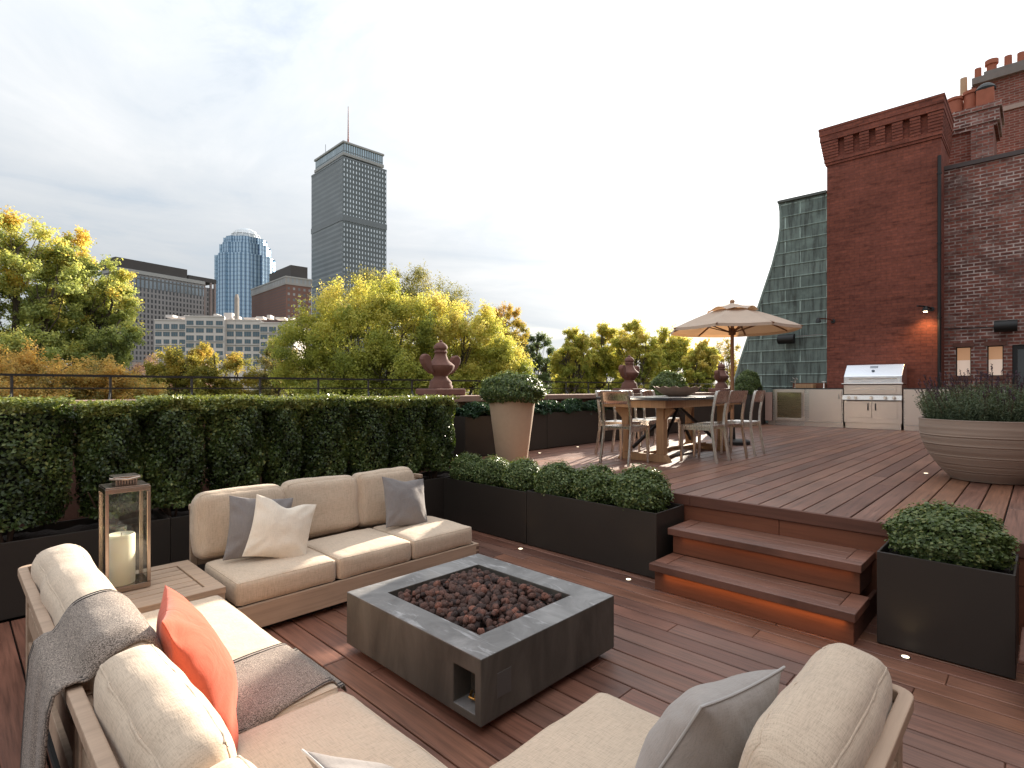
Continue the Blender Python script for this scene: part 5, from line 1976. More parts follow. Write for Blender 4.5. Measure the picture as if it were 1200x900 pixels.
def speaker(x, y, z, ln, lab, cable):
    t_ = thing('wall_speaker', (x, y, z), lab, 'speaker', 'black outdoor wall speakers')
    v = MB()
    pts = []
    for k_ in range(13):
        a = PI / 2 + PI * k_ / 12
        pts.append((0.13 * math.cos(a), 0.12 * math.sin(a)))
    pts += [(0.05, -0.12), (0.05, 0.12)]
    v.prism(pts, lambda p, q: (p[0], -ln / 2 + ln * q, p[1]))
    obj('cabinet', v, M['black'], t_, smooth=30)
    v = MB(); v.box(0.051, 0.2, -0.05, 0.05, -0.05, 0.05)
    obj('bracket', v, M['black'], t_)
    v = MB(); v.tube([(0.13, p[0], p[1]) for p in cable], 0.010, 6)
    obj('conduit', v, M['stone_cap'] if ln > 0.34 and y > 2 else M['black'], t_)


speaker(14.72, 4.62, 2.74, 0.38, 'black wall speaker on the green copper slope', [(-0.19, 0.06), (-0.80, 0.07)])
speaker(15.24, 0.535, 2.79, 0.36, 'black wall speaker on the old brick wall above the slit windows', [(0.18, 0.0), (0.95, 0.02)])


def wall_lamp(y, z, sg, lab, lit):
    t_ = thing('wall_lamp', (WX, y, z), lab, 'lamp', 'gooseneck lamps on the chimney')
    v = MB(); v.lathe([(0.0, 0.0), (0.05, 0.0), (0.05, 0.02), (0.0, 0.022)], 14)
    o = obj('mount', v, M['black'], t_); o.rotation_euler = (0, -PI / 2, 0)
    v = MB(); v.tube([(-0.02, 0, 0), (-0.12, sg * 0.03, 0.03), (-0.30, sg * 0.10, 0.04), (-0.55, sg * 0.18, 0.03)], 0.016, 8)
    obj('arm', v, M['black'] if lit else M['nickel'], t_, smooth=50)
    v = MB(); v.lathe([(0.02, 0.03), (0.045, 0.0), (0.06, -0.09), (0.056, -0.09), (0.0, -0.01)], 14, -0.55 if not lit else -0.24, sg * (0.18 if not lit else 0.08), 0.02)
    obj('shade', v, M['black'], t_, smooth=40)
    if lit:
        v = MB(); v.lathe([(0.0, -0.11), (0.03, -0.10), (0.042, -0.07), (0.02, -0.045), (0.0, -0.04)], 14, -0.24, sg * 0.08, 0.02)
        obj('bulb', v, emit('lit lamp', (1.0, 0.80, 0.50), 12.0), t_, smooth=60)
        la = bpy.data.lights.new('wall_lamp', 'SPOT'); la.energy = 9; la.color = (1.0, 0.55, 0.22); la.spot_size = R(130); la.spot_blend = 1.0; la.shadow_soft_size = 0.05
        lo = bpy.data.objects.new('wall_lamp_light', la); C.objects.link(lo); lo.location = (-0.24, sg * 0.08, -0.14); lo.rotation_euler = (0, R(-15), 0); lo.parent = t_


wall_lamp(1.72, 3.22, 1, 'black gooseneck wall lamp, lit, at the right edge of the chimney', True)
wall_lamp(3.62, 3.12, 1, 'small unlit wall lamp at the left edge of the chimney', False)

t_ = thing('chimney_stack', (17.0, 1.2, 0), 'older brick chimney stack with round terracotta pots behind the old wall', 'chimney')
v = MB(); v.box(0, 1.1, -0.40, 1.2, 0, 7.62)
obj('shaft', v, M['brick_far'], t_)
v = MB()
v.box(-0.06, 1.15, -0.46, 1.2, 7.622, 7.72); v.box(-0.10, 1.2, -0.50, 1.2, 7.722, 8.02); v.box(-0.14, 1.25, -0.54, 1.2, 8.022, 8.14)
v.box(-0.22, -0.001, -0.40, 0.0, 0, 7.62)
obj('corbel_crown', v, M['brick_old'], t_)
for (y, h, r, mt) in ((0.34, 0.50, 0.17, 'terracotta'), (0.02, 0.56, 0.17, 'terracotta'), (0.66, 0.34, 0.15, 'terracotta')):
    v = MB(); v.lathe([(r, 0), (r * 0.9, h * 0.82), (r * 1.05, h * 0.84), (r * 1.05, h * 0.97), (r * 0.85, h), (r * 0.7, h * 0.9), (0, h * 0.85)], 20, 0.3, y, 8.141)
    obj('pot', v, M[mt], t_, smooth=40)
v = MB(); v.box(0.0, 0.36, -0.40, -0.08, 8.141, 8.55)
obj('flue_block', v, M['terracotta'], t_)
v = MB(); v.lathe([(0.19, 0), (0.20, 0.05), (0.15, 0.12), (0.09, 0.17), (0.0, 0.19)], 18, 0.18, -0.24, 8.552)
obj('flue_hood', v, M['black'], t_, smooth=40)

t_ = thing('brick_house', (20.0, 0, 0), 'tall red brick house end with stone coping and chimney pots at the top right', 'building')
v = MB(); v.box(0, 5, -8, 1.70, 0, 9.55); v.box(0, 5, -8, 1.42, 9.551, 9.95)
obj('wall', v, M['brick_far'], t_)
v = MB(); v.box(-0.05, 0.0, -8, 1.0, 9.02, 9.14)
obj('band_course', v, M['limestone'], t_)
v = MB(); v.box(-0.12, 0.6, -8, 1.40, 9.952, 10.13); v.box(-0.08, 0.6, 1.425, 1.72, 9.552, 9.72); v.box(-0.06, 0.5, -8, 1.15, 10.132, 10.24)
cop = obj('coping', v, M['stone_cap'], t_)
for (y, h, r, mt, z) in ((1.60, 0.62, 0.085, 'buff_pot', 9.721), (1.29, 0.36, 0.08, 'terracotta', 10.131), (0.66, 0.34, 0.085, 'terracotta', 10.241), (0.40, 0.32, 0.085, 'terracotta', 10.241), (0.1, 0.34, 0.085, 'terracotta', 10.241), (-0.3, 0.34, 0.085, 'terracotta', 10.241)):
    v = MB(); v.lathe([(r, 0), (r * 0.96, h), (r * 0.7, h), (0, h * 0.9)], 16, 0.2, y, z)
    obj('pot', v, M[mt], cop, smooth=40)
v = MB(); v.lathe([(0.16, 0), (0.11, 0.05), (0.11, 0.22), (0.15, 0.24), (0.15, 0.36), (0.11, 0.38), (0.0, 0.37)], 16, 0.2, 1.0, 10.241)
obj('pot', v, M['terracotta'], cop, smooth=40)

# ---- wooden chest at the lower right edge
t_ = thing('wooden_chest', (3.62, -0.235, 0), 'dark reddish wooden chest on metal feet at the right edge of the frame', 'chest')
v = MB(); v.hexa([(-0.16, -0.5, 0.06), (0.2, -0.5, 0.06), (0.2, 0.25, 0.06), (-0.16, 0.25, 0.06)], [(-0.20, -0.5, 0.24), (0.24, -0.5, 0.24), (0.24, 0.29, 0.24), (-0.20, 0.29, 0.24)])
obj('body', v, M['ipe_z'], t_, bevel=0.006)
v = MB(); v.box(-0.22, 0.26, -0.52, 0.31, 0.242, 0.265)
obj('lid', v, M['ipe_dark'], t_, bevel=0.006)
for x, y in ((-0.16, 0.25), (0.2, 0.25), (-0.16, -0.5), (0.2, -0.5)):
    v = MB(); v.hexa([(x - 0.02, y - 0.02, 0.0), (x + 0.02, y - 0.02, 0.0), (x + 0.02, y + 0.02, 0.0), (x - 0.02, y + 0.02, 0.0)], [(x - 0.035, y - 0.035, 0.12), (x + 0.035, y - 0.035, 0.12), (x + 0.035, y + 0.035, 0.12), (x - 0.035, y + 0.035, 0.12)])
    obj('foot', v, M['steel'], t_, bevel=0.004)

# ================================================================== SKYLINE
F_PX = 642.0


def facade(name, cell_a, cell_b, frame, bw, rh, msz, metal=0.0, rough=0.3, hvar=1.0, lines=None):
    """Window grid: glass cells between opaque frames, laid along the wall."""
    m = NT(name)
    wc, oc = m.wallcoord()
    br = m.n('ShaderNodeTexBrick', offset=0.0)
    br.inputs['Scale'].default_value = 1.0
    br.inputs['Brick Width'].default_value = bw
    br.inputs['Row Height'].default_value = rh
    br.inputs['Mortar Size'].default_value = msz
    br.inputs['Mortar Smooth'].default_value = 0.1
    br.inputs['Color1'].default_value = (*cell_a, 1)
    br.inputs['Color2'].default_value = (*cell_b, 1)
    br.inputs['Mortar'].default_value = (*frame, 1)
    m.l(wc, br.inputs['Vector'])
    r = m.math('ADD', m.math('MULTIPLY', br.outputs['Fac'], 0.6), rough)
    mt = m.math('MULTIPLY', m.math('SUBTRACT', 1.0, br.outputs['Fac']), metal)
    c = m.mix(1.0, br.outputs['Color'], m.ramp(m.noise(oc, 0.05, 3), [(0.3, 0.88), (0.7, 1.1)]), 'MULTIPLY')
    nb = m.bump(m.noise(oc, 0.12, 2), 0.15, 0.6)
    return m.fin(c, r, mt, nb, 0.5)


def frame_at(u, v, D):
    return (u - 600) / F_PX * D, D, EYE + (455 - v) / F_PX * D


def tower_base(name, label, corner, lft, rgt, D, group='city towers beyond the park'):
    """corner / lft / rgt: roof points (u, v) of a block; gives its Empty and the two wall lengths."""
    s0, d0, zt = frame_at(*corner, D)
    Dl = D * (455 - corner[1]) / (455 - lft[1])
    Dr = D * (455 - corner[1]) / (455 - rgt[1])
    sl, dl, _ = frame_at(*lft, Dl)
    sr, dr_, _ = frame_at(*rgt, Dr)
    er = Vector((sr - s0, dr_ - d0)); el = Vector((sl - s0, dl - d0))
    Wl, Wr = el.length, er.length
    ang = math.atan2(er.y, er.x)
    # keep walls square: average the two directions
    ang2 = math.atan2(el.y, el.x) - PI / 2
    ang = (ang + ang2) / 2
    base = polar(s0, d0, -14.5)
    rz = math.atan2(RGT[1], RGT[0]) + ang
    t_ = thing(name, base, label, 'building', group, rz)
    return t_, Wl, Wr, zt + 14.5


GL = facade('tower sky reflection side', (0.80, 0.84, 0.86), (0.58, 0.64, 0.67), (0.135, 0.155, 0.165), 2.9, 4.3, 1.1, 0.7, 0.25)  # near-white cells put this face's sky reflection into the window colour
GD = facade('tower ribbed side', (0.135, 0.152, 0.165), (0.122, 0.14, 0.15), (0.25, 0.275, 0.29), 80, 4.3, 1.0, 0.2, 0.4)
DK = plain('dark tower metal', (0.16, 0.178, 0.188), 0.5, 0.2, scale=0.1)
PALE = plain('pale tower band', (0.33, 0.33, 0.32), 0.6, scale=0.2)
t_, Wl, Wr, H = tower_base('office_tower', 'tallest grey glass tower with a mast, above the yellow trees', (401.5, 185), (363.8, 207.5), (453.3, 201), 470)
v = MB()
v.box(0, Wr, 0, Wl, 0, H)
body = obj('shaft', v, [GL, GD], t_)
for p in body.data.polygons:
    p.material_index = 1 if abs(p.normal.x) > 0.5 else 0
for zz in (H - 26 * 2.05, H - 26 * 4.0):
    v = MB(); v.box(-0.35, Wr + 0.35, -0.35, Wl + 0.35, zz, zz + 5.0)
    obj('service_band', v, DK, t_)
v = MB()
for q in range(5):
    v.box(-0.6 if q in (0, 4) else -0.3, Wr + 0.3, -0.3, Wl + 0.3, 0, 0.1)
v = MB(); v.box(-0.2, Wr + 0.2, -0.2, Wl + 0.2, H + 0.1, H + 1.6)
obj('parapet', v, DK, t_)
ins = 3.6
v = MB(); v.box(ins, Wr - ins, ins, Wl - ins, H + 1.6, H + 5)
obj('neck', v, DK, t_)
v = MB(); v.box(1.2, Wr - 1.6, 1.2, Wl - 3, H + 3.5, H + 6.2); v.box(1.0, Wr - 1.4, 1.0, Wl - 2.8, H + 14.2, H + 16.0)
obj('crown_slab', v, PALE, t_, bevel=0.3)
v = MB(); v.box(2.0, Wr - 2.4, 2.0, Wl - 4, H + 6.21, H + 14.19)
obj('crown_storey', v, facade('crown glass', (0.40, 0.48, 0.52), (0.30, 0.38, 0.42), (0.16, 0.18, 0.19), 2.2, 8.2, 0.5, 0.8, 0.15), t_)
v = MB(); v.box(6, Wr - 10, Wl * 0.45, Wl - 12, H + 16.05, H + 19)
obj('roof_plant', v, DK, t_)
v = MB()
mx, my = Wr * 0.30, Wl * 0.24
v.tube([(mx, my, H + 16), (mx, my, H + 25)], [0.9, 0.8], 8); v.tube([(mx, my, H + 25), (mx, my, H + 38), (mx, my, H + 54)], [0.65, 0.45, 0.25], 8)
obj('mast', v, [plain('mast red', (0.30, 0.11, 0.09), 0.6)], t_)
v = MB(); v.tube([(Wr * 0.2, Wl * 0.82, H + 16), (Wr * 0.2, Wl * 0.82, H + 30)], 0.25, 6)
obj('aerial', v, DK, t_)

# stepped blue glass tower with an open ribbed dome
s0, d0, zt = frame_at(288, 300, 534)
t_ = thing('glass_tower', polar(s0, d0, -14.5), 'blue glass tower with stepped shoulders and a ribbed open dome', 'building', 'city towers beyond the park', math.atan2(RGT[1], RGT[0]))
BL = NT('blue curtain wall')
wc_ = BL.coord()
ang = BL.n('ShaderNodeSeparateXYZ'); BL.l(wc_, ang.inputs[0])
at2 = BL.math('ARCTAN2', ang.outputs[1], ang.outputs[0])
st_ = BL.math('SINE', BL.math('MULTIPLY', at2, 46.0))
fl = BL.math('SINE', BL.math('MULTIPLY', ang.outputs[2], 1.6))
c = BL.ramp(BL.math('ADD', BL.math('MULTIPLY', st_, 0.35), 0.5), [(0.2, (0.13, 0.20, 0.29)), (0.5, (0.26, 0.38, 0.50)), (0.85, (0.42, 0.54, 0.64))])
c = BL.mix(1.0, c, BL.ramp(BL.math('ADD', BL.math('MULTIPLY', fl, 0.5), 0.5), [(0.0, 0.82), (0.5, 1.05)]), 'MULTIPLY')
BLM = BL.fin(c, 0.2, 0.75, BL.bump(BL.noise(wc_, 0.08, 2), 0.2, 0.8))
ppm = 534 / F_PX
for i, (r_px, v0_, v1_) in enumerate(((32.5, 470, 303), (27.5, 303, 290), (23.5, 290, 282), )):
    z0_, z1_ = EYE + (455 - v0_) * ppm + 14.5, EYE + (455 - v1_) * ppm + 14.5
    r = r_px * ppm
    v = MB()
    n = 16
    ring = []
    for k_ in range(n):
        a = 2 * PI * k_ / n
        for q in (-0.5, 0.5):
            rr = r * (1.0 if k_ % 2 else 0.93)
            b_ = a + q * 2 * PI / n
            ring.append((rr * math.cos(b_), rr * math.sin(b_)))
    v.prism(ring, lambda p, q, z0_=max(0, z0_), z1_=z1_: (p[0], p[1], z0_ + (z1_ - z0_) * q))
    obj('shaft' if i == 0 else 'stepped_tier', v, BLM, t_)
v = MB()
zb_ = EYE + (455 - 282) * ppm + 14.55
rd = 16.5 * ppm
for k_ in range(14):
    a = 2 * PI * k_ / 14
    v.tube([(rd * math.cos(e) * math.cos(a), rd * math.cos(e) * math.sin(a), zb_ + rd * 0.78 * math.sin(e)) for e in np.linspace(0, PI / 2 * 0.97, 8)], 0.5, 4)
for e in (0.05, 0.45, 0.85, 1.2):
    v.tube([(rd * math.cos(e) * math.cos(2 * PI * k_ / 28), rd * math.cos(e) * math.sin(2 * PI * k_ / 28), zb_ + rd * 0.78 * math.sin(e)) for k_ in range(29)], 0.4, 4)
obj('dome_ribs', v, plain('silver dome', (0.80, 0.81, 0.82), 0.5, 0.0, scale=0.1), t_)
v = MB(); v.lathe([(rd * 0.93, 0), (rd * 0.90, 4), (rd * 0.72, 8.2), (rd * 0.4, 10.6), (0, 11.3)], 24, 0, 0, zb_)
obj('dome_glass', v, plain('dome glass', (0.62, 0.65, 0.67), 0.3, 0.2, scale=0.1), t_)

# dark slab tower at the left
DS = facade('dark slab windows', (0.11, 0.115, 0.123), (0.08, 0.085, 0.092), (0.25, 0.24, 0.24), 2.2, 3.3, 0.62, 0.5, 0.25)
DSM = plain('dark plant screen', (0.055, 0.048, 0.045), 0.7, scale=0.15)
t_, Wl, Wr, H = tower_base('slab_tower', 'wide dark slab tower with a brown rooftop screen at the left', (139, 315.5), (118, 318), (246, 330.5), 330)
Wl = 22
v = MB(); v.box(0, Wr, 0, Wl, 0, H)
obj('body', v, DS, t_)
v = MB(); v.box(-1.0, Wr * 0.80, 1.5, Wl - 2, H + 1.4, H + 7.6)
obj('plant_screen', v, DSM, t_)
v = MB(); v.box(-0.5, Wr + 0.5, -0.5, Wl, H - 0.9, H + 1.3)
obj('roof_band', v, PALE, t_)
v = MB(); v.box(-0.1, Wr, -0.12, 0.5, H - 9, H - 2.2)
obj('top_storey', v, facade('top storey glass', (0.30, 0.34, 0.37), (0.22, 0.26, 0.29), (0.13, 0.13, 0.13), 2.4, 6, 0.5, 0.6, 0.2), t_)
v = MB(); v.box(Wr + 0.51, Wr + 9.0, 3, Wl + 4, 0, H - 2)
obj('side_wing', v, DS, t_)
v = MB(); v.box(Wr * 0.82, Wr + 10, 2, Wl + 5, H + 1.5, H + 4.4)
obj('wing_roof', v, DSM, t_)
PINK = plain('pinkish concrete fin', (0.27, 0.215, 0.20), 0.8, scale=0.3)
for x in (Wr + 0.9, Wr + 5.5, Wr + 8.4):
    v = MB(); v.box(x, x + 1.1, 1.6, 2.9, 0, H + 1.4)
    obj('concrete_fin', v, PINK, t_)

# brown brick tower
BB = facade('brick tower windows', (0.10, 0.105, 0.11), (0.33, 0.33, 0.33), (0.17, 0.092, 0.074), 3.2, 3.4, 1.0, 0.2, 0.3)
BBL = facade('brick tower stripes', (0.085, 0.050, 0.045), (0.10, 0.06, 0.052), (0.175, 0.100, 0.082), 60, 1.7, 0.42, 0.0, 0.6)
t_, Wl, Wr, H = tower_base('brick_tower', 'brown brick tower with a dark plant room beside the blue glass tower', (335.3, 333), (286.5, 346.5), (365.6, 336.5), 330)
v = MB(); v.box(0, Wr, 0, Wl, 0, H)
body = obj('body', v, [BB, BBL], t_)
for p in body.data.polygons:
    p.material_index = 1 if abs(p.normal.x) > 0.5 else 0
v = MB(); v.box(-0.3, Wr + 0.3, -0.3, Wl + 0.3, H, H + 4.2)
obj('top_storey', v, facade('attic glazing', (0.24, 0.27, 0.29), (0.34, 0.35, 0.36), (0.30, 0.29, 0.28), 2.6, 4.4, 0.8, 0.3, 0.3), t_)
v = MB(); v.box(-0.6, Wr + 0.6, -0.6, Wl + 0.6, H + 4.21, H + 5.0)
obj('roof_slab', v, PALE, t_)
v = MB(); v.box(3.5, Wr - 1.5, 2.0, Wl * 0.62, H + 5.01, H + 12.5)
obj('plant_room', v, DSM, t_)

# pale apartment block, windows as its own parts
s0, d0, zt = frame_at(181, 371, 235)
t_ = thing('apartment_block', polar(s0, d0, -14.5), 'long pale stone apartment block with many windows below the towers', 'building', None, math.atan2(RGT[1], RGT[0]) + R(6))
H = zt + 14.5
STN = plain('pale cast stone', (0.60, 0.555, 0.52), 0.85, var=0.12, scale=0.4)
WGL = NT('apartment glass')
WGM = WGL.fin((0.10, 0.15, 0.18), 0.12, 0.3)
pp = 235 / F_PX
bays = [(0, 13, 0.0, -1.6), (13.0, 29, -1.2, 0.0), (29.0, 43.5, 0.6, -1.2), (43.5, 58, -0.8, -2.4)]
v = MB()
for a, b, yo, dz in bays:
    v.box(a + 0.01, b - 0.01, yo, 18, 0, H + dz)
    v.box(a - 0.1, b + 0.1, yo - 0.25, yo + 0.6, H + dz, H + dz + 0.5)
obj('wall', v, STN, t_)
for x, w_, h_, y_ in ((2, 3, 1.5, 5), (6, 4, 1.1, 7), (10, 2, 1.3, 4), (15, 5, 1.0, 6), (22, 1.4, 2.2, 5), (25.5, 3.5, 3.0, 7), (30.2, 2, 1.4, 5), (34, 5, 1.0, 7), (40, 3, 1.3, 5), (45, 1.5, 1.9, 4), (48, 4, 1.2, 6), (54, 2, 1.0, 5)):
    v = MB(); v.box(x, x + w_, y_, y_ + 5, H + 0.3, H + h_)
    obj('roof_structure', v, STN, t_)
me_w = me_f = None
cnt = 0
for bi, (a, b, yo, dz) in enumerate(bays):
    n = 4
    for row in range(6):
        for k_ in range(n):
            wd = (b - a) / n
            x = a + wd * (k_ + 0.5)
            z = H + dz - 2.6 - row * 3.25
            if me_w is None:
                v = MB()
                v.box(-1.25, 1.25, -0.06, -0.02, -0.85, -0.76); v.box(-1.25, 1.25, -0.06, -0.02, 0.76, 0.85)
                for xx in (-1.25, -0.45, 0.36, 1.16):
                    v.box(xx, xx + 0.09, -0.06, -0.02, -0.759, 0.759)
                o = obj('window', v, plain('bronze window frame', (0.20, 0.18, 0.16), 0.6), t_)
                v = MB(); v.box(-1.16, 1.16, -0.03, -0.022, -0.759, 0.759)
                p = obj('pane', v, WGM, o)
                me_w, me_f = o, p
            else:
                o = me_w.copy(); C.objects.link(o); o.parent = t_
                p = me_f.copy(); C.objects.link(p); p.parent = o
            o.location = (x, yo, z)
            o.scale = (wd / 3.0 * random.choice((0.86, 0.97, 1.0)), 1, 1.12 if (row + bi) % 3 else 1.3)
            cnt += 1
v = MB()
for bi, (a, b, yo, dz) in enumerate(bays):
    for row in range(0, 6, 2):
        z = H + dz - 4.25 - row * 3.25
        v.box(a + 0.3, b - 0.3, yo - 0.35, yo - 0.002, z, z + 0.3)
obj('string_course', v, PALE, t_)
# slim pale obelisk in front of the glass tower
s1, d1, z1 = frame_at(277.5, 345, 240)
t_ = thing('stone_spire', polar(s1, d1, -14.5), 'slim pale chimney shaft standing before the blue glass tower', 'spire')
v = MB(); v.lathe([(1.1, 0), (0.95, z1 + 13), (0.6, z1 + 14.5), (0, z1 + 14.6)], 8)
obj('shaft', v, plain('weathered pale shaft', (0.38, 0.33, 0.29), 0.8, scale=0.6), t_)
# small red row house glimpsed between the trees
s1, d1, z1 = frame_at(158, 428, 95)
t_ = thing('row_house', polar(s1, d1, -14.5), 'small red brick row house glimpsed between the left trees', 'building', None, math.atan2(RGT[1], RGT[0]) + R(10))
v = MB(); v.box(0, 9, 0, 10, 0, z1 + 14.5)
obj('wall', v, M['brick_far'], t_)
v = MB(); v.box(-0.3, 9.3, -0.3, 10, z1 + 14.51, z1 + 15.0)
obj('cornice', v, M['limestone'], t_)
for k_ in range(3):
    v = MB(); v.box(0.8 + k_ * 2.8, 2.3 + k_ * 2.8, -0.1, -0.01, z1 + 11.6, z1 + 13.6)
    obj('window', v, M['limestone'], t_)


# ================================================================== TREES
def tree(name, label, mat, D, trunk_u, blobs, clumps, leaves, lsize, group='autumn trees beyond the railing', bias=0.0, spread=0.068, limb=0.85, seed=0, gap=0.0):
    """blobs: crown lobes given as (u, v, half width, half height) at distance D; each lobe becomes a real ellipsoid."""
    clumps, leaves, lsize = int(clumps * 1.35), int(leaves * 2.9), lsize * 0.82
    rd_ = random.Random(seed + 11)
    rn = np.random.default_rng(seed + 5)
    ts, td, _ = frame_at(trunk_u, 455, D)
    base = polar(ts, td, -14.5)
    t_ = thing(name, base, label, 'tree', group)
    cl, vals0 = [], []
    k = D / F_PX
    vol = [b[2] * b[3] for b in blobs]
    zmax = max(EYE + (455 - (b[1] - b[3])) * k for b in blobs)
    zmin = min(EYE + (455 - (b[1] + b[3])) * k for b in blobs)
    centers = []
    for bi, (u, v_, ru, rv) in enumerate(blobs):
        cs_, _, cz = frame_at(u, v_, D)
        dd = rd_.uniform(-0.6, 0.6) * ru * k
        centers.append(polar(cs_, D + dd, cz) - base)
        n = max(3, int(clumps * vol[bi] / sum(vol)))
        for q in range(n):
            d_ = Vector((rd_.gauss(0, 1), rd_.gauss(0, 1), rd_.gauss(0, 1))).normalized()
            r = rd_.uniform(0.35, 1.0) ** 0.5
            off = (d_.x * ru * k * r, d_.y * ru * k * 0.9 * r, d_.z * rv * k * r)
            p = polar(cs_ + off[0], D + dd + off[1], cz + off[2]) - base
            cl.append((p, bi))
            hz = (p.z + base.z - zmin) / (zmax - zmin)
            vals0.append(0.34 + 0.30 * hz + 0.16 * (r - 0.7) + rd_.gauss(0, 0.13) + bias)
    tr = MB()
    top = sum(centers, Vector()) / len(centers)
    fork = Vector((top.x * 0.3, top.y * 0.3, max(3.0, min(c_.z for c_ in centers) - 2.2 - 1.2 * max(b[3] for b in blobs) * k * 0.5)))
    r0 = (0.16 + 0.010 * (zmax - zmin)) * limb
    tr.tube([(0, 0, -0.3), (fork.x * 0.2, fork.y * 0.2, fork.z * 0.5), fork], [r0 * 1.5, r0 * 1.15, r0], 10)
    limbs = MB()
    for c_ in centers:
        mid = fork.lerp(c_, 0.5) + Vector((rd_.gauss(0, .3), rd_.gauss(0, .3), -0.4))
        limbs.tube([fork - Vector((0, 0, 0.2)), mid, c_, c_ + Vector((rd_.gauss(0, .3), rd_.gauss(0, .3), 0.8))], [r0 * 0.72, r0 * 0.5, r0 * 0.28, r0 * 0.12], 7)
    for p, bi in cl:
        c_ = centers[bi]
        a = fork.lerp(c_, rd_.uniform(0.45, 1.0))
        mid = a.lerp(p, 0.5) + Vector((rd_.gauss(0, .2), rd_.gauss(0, .2), rd_.uniform(-.35, .05)))
        limbs.tube([a, mid, p], [r0 * 0.22, r0 * 0.13, r0 * 0.05], 4, False)
    obj('trunk', tr, M['bark'], t_, smooth=60)
    obj('limbs', limbs, M['bark'], t_)
    nl = len(cl)
    CP = np.array([tuple(c_[0]) for c_ in cl])
    CC = np.array([tuple(centers[c_[1]]) for c_ in cl])
    sg = spread * (sum(b[2] for b in blobs) / len(blobs)) * k * 4.6
    wts = np.array([rd_.uniform(0.4, 1.6) * (0 if rd_.random() < gap else 1) for _ in cl]); wts /= wts.sum()
    # every clump is a spray of twigs reaching out and up; leaves hang along each twig
    TW = 9
    out = CP - CC
    out /= np.linalg.norm(out, axis=1)[:, None] + 1e-6
    td = rn.normal(0, 1, (nl, TW, 3)) * 0.75 + out[:, None, :] * 0.9 + np.array([0, 0, 0.35])
    td /= np.linalg.norm(td, axis=2)[:, :, None]
    tl = rn.uniform(0.7, 2.1, (nl, TW)) * sg
    tv = rn.normal(0, 0.07, (nl, TW))
    idx = rn.choice(nl, leaves, p=wts)
    ti = rn.integers(0, TW, leaves)
    tt = rn.uniform(0.05, 1.0, leaves) ** 0.8
    loose = np.clip(rn.normal(0, 1, (leaves, 3)), -2, 2) * (0.30 * sg) * (1.1 - 0.5 * tt)[:, None]
    off = td[idx, ti] * (tl[idx, ti] * tt)[:, None] + loose
    off[:, 2] -= 0.10 * sg * tt
    P = CP[idx] + off
    Nn = td[idx, ti] * 0.5 + loose / (0.3 * sg) * 0.4 + np.array([0, 0, 0.5])
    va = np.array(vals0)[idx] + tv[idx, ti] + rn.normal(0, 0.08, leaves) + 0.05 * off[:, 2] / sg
    global rng
    keep = rng; rng = rn
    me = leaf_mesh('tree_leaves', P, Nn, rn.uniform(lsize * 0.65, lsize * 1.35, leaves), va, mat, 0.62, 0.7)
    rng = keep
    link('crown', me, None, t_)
    return t_


tree('autumn_tree', 'tall yellow and green tree at the far left edge with forked dark limbs', M['t_lime'], 27, 24,
     [(22, 292, 36, 34), (-22, 330, 48, 58), (48, 335, 32, 45), (14, 388, 50, 36), (-12, 285, 30, 26), (40, 420, 40, 25)], 105, 21000, 0.16, seed=1, bias=0.08, gap=0.10)
tree('autumn_tree', 'broad lime yellow tree left of the dark slab tower', M['t_lime'], 30, 112,
     [(86, 308, 26, 28), (114, 345, 34, 38), (76, 372, 40, 42), (140, 392, 22, 26), (106, 415, 42, 26), (128, 354, 18, 24), (100, 330, 24, 26)], 125, 26000, 0.165, seed=2, bias=0.04, gap=0.10)
tree('autumn_tree', 'low rust orange tree behind the railing at the left edge', M['t_rust'], 24, 20, [(15, 440, 44, 18), (-25, 438, 40, 20), (58, 446, 32, 16), (20, 468, 70, 22)], 80, 18000, 0.12, seed=3, bias=0.1)
tree('autumn_tree', 'low orange brown tree under the broad lime yellow tree', M['t_rust'], 25.5, 100, [(92, 446, 32, 16), (126, 452, 28, 14), (110, 470, 56, 20)], 60, 14000, 0.12, seed=4, bias=0.12)
tree('autumn_tree', 'small pinkish thin tree in front of the red row house', M['t_pink'], 44, 178, [(176, 436, 17, 16), (166, 452, 18, 14), (186, 458, 16, 14)], 40, 2600, 0.13, seed=5, gap=0.2)
tree('autumn_tree', 'small dark green and gold tree before the left half of the pale apartments', M['t_gold'], 40, 212, [(208, 432, 22, 20), (190, 448, 20, 16), (228, 440, 20, 18), (212, 468, 40, 18)], 55, 11000, 0.17, seed=6, bias=-0.18)
tree('autumn_tree', 'small gold tree before the middle of the pale apartments', M['t_gold'], 42, 258, [(256, 428, 22, 20), (276, 440, 18, 18), (244, 444, 20, 16), (260, 468, 36, 18)], 55, 11000, 0.17, seed=7, bias=0.0)
tree('autumn_tree', 'small dark reddish tree at the right end of the pale apartments', M['t_rust'], 44, 322, [(318, 440, 22, 16), (335, 425, 18, 20), (300, 455, 22, 14), (320, 470, 36, 16)], 45, 9000, 0.17, seed=8, bias=-0.2)
tree('autumn_tree', 'big dense green yellow tree in the centre, left of the large urn', M['t_yellow'], 33, 420,
     [(372, 385, 30, 30), (362, 420, 34, 34), (412, 372, 34, 30), (450, 362, 28, 26), (425, 410, 48, 38), (475, 395, 34, 34), (395, 445, 54, 26), (462, 440, 48, 30), (425, 470, 70, 24)], 180, 42000, 0.155, seed=9, bias=-0.02)
tree('autumn_tree', 'bright yellow spreading tree behind the large brownstone urn', M['t_yellow'], 34, 532,
     [(505, 378, 28, 24), (545, 388, 30, 26), (575, 402, 28, 26), (520, 415, 42, 32), (566, 428, 36, 26), (600, 428, 20, 18), (505, 448, 44, 24), (560, 462, 52, 22)], 160, 36000, 0.15, seed=10, bias=0.12)
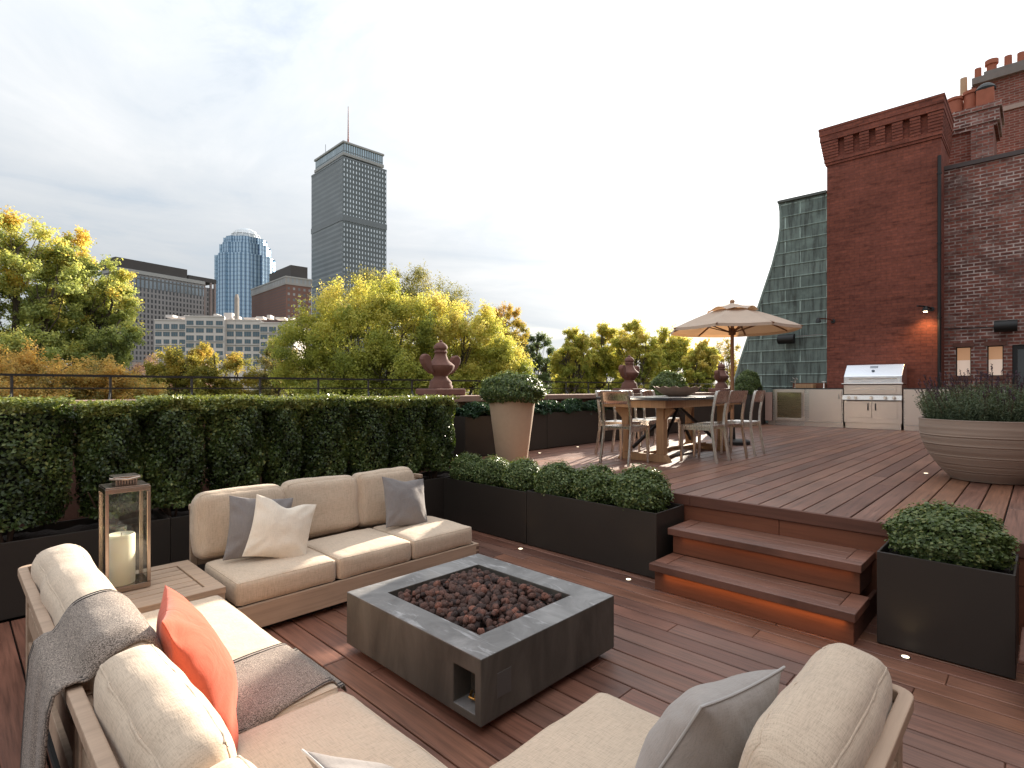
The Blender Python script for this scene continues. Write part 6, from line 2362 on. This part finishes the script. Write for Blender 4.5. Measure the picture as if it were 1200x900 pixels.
tree('bare_topped_tree', 'taller sparse olive tree rising behind the yellow trees beside the grey tower', M['t_olive'], 46, 470,
     [(432, 342, 30, 22), (470, 338, 34, 20), (512, 350, 32, 18), (400, 365, 26, 20), (545, 362, 22, 16), (470, 370, 60, 24)], 130, 12500, 0.15, seed=11, spread=0.06, limb=0.8)
tree('autumn_tree', 'pale orange topped tree at the right shoulder of the yellow trees', M['t_gold'], 48, 590, [(592, 374, 14, 15), (572, 378, 14, 14), (604, 392, 14, 14), (590, 415, 26, 22)], 60, 9000, 0.16, seed=12, bias=0.12)
tree('autumn_tree', 'small plain green tree in the gap right of the yellow trees', M['t_green'], 52, 632, [(630, 406, 15, 13), (612, 412, 14, 14), (640, 424, 15, 14), (628, 445, 24, 16)], 50, 7500, 0.18, seed=13)
for i, (u, top, wd, lab, mt, bs) in enumerate(((672, 388, 21, 'leftmost tree of the yellow row right of the tapered pot', 't_yellow', 0.10), (704, 386, 22, 'second tree of the yellow row, left of the middle urn', 't_yellow', 0.10),
                                              (744, 380, 24, 'tallest tree of the yellow row, right above the middle urn', 't_yellow', 0.14), (786, 385, 25, 'yellow green tree under the left tip of the parasol', 't_yellow', 0.10),
                                              (822, 402, 18, 'lower yellow tree between the parasol tip and its pole', 't_yellow', 0.12))):
    h = (470 - top)
    tree('autumn_tree', lab, M[mt], 46 + (i % 2) * 3, u, [(u, top + h * .18, wd * .62, h * .19), (u - wd * .45, top + h * .38, wd * .62, h * .22), (u + wd * .45, top + h * .36, wd * .62, h * .22), (u, top + h * .6, wd * .95, h * .24), (u, top + h * .88, wd, h * .2)], 95, 19000, 0.18, seed=20 + i, bias=bs)
tree('autumn_tree', 'thin pale tree seen behind the parasol pole', M['t_gold'], 55, 852, [(852, 412, 12, 14), (846, 432, 14, 16), (860, 440, 14, 18)], 40, 2600, 0.16, seed=30, gap=0.2, limb=0.7)
tree('autumn_tree', 'low brownish shrubby tree filling the gap behind the railing near the tapered pot', M['t_rust'], 60, 655, [(650, 452, 22, 14), (678, 458, 26, 14), (630, 462, 24, 12)], 40, 6000, 0.2, seed=31, bias=-0.25)
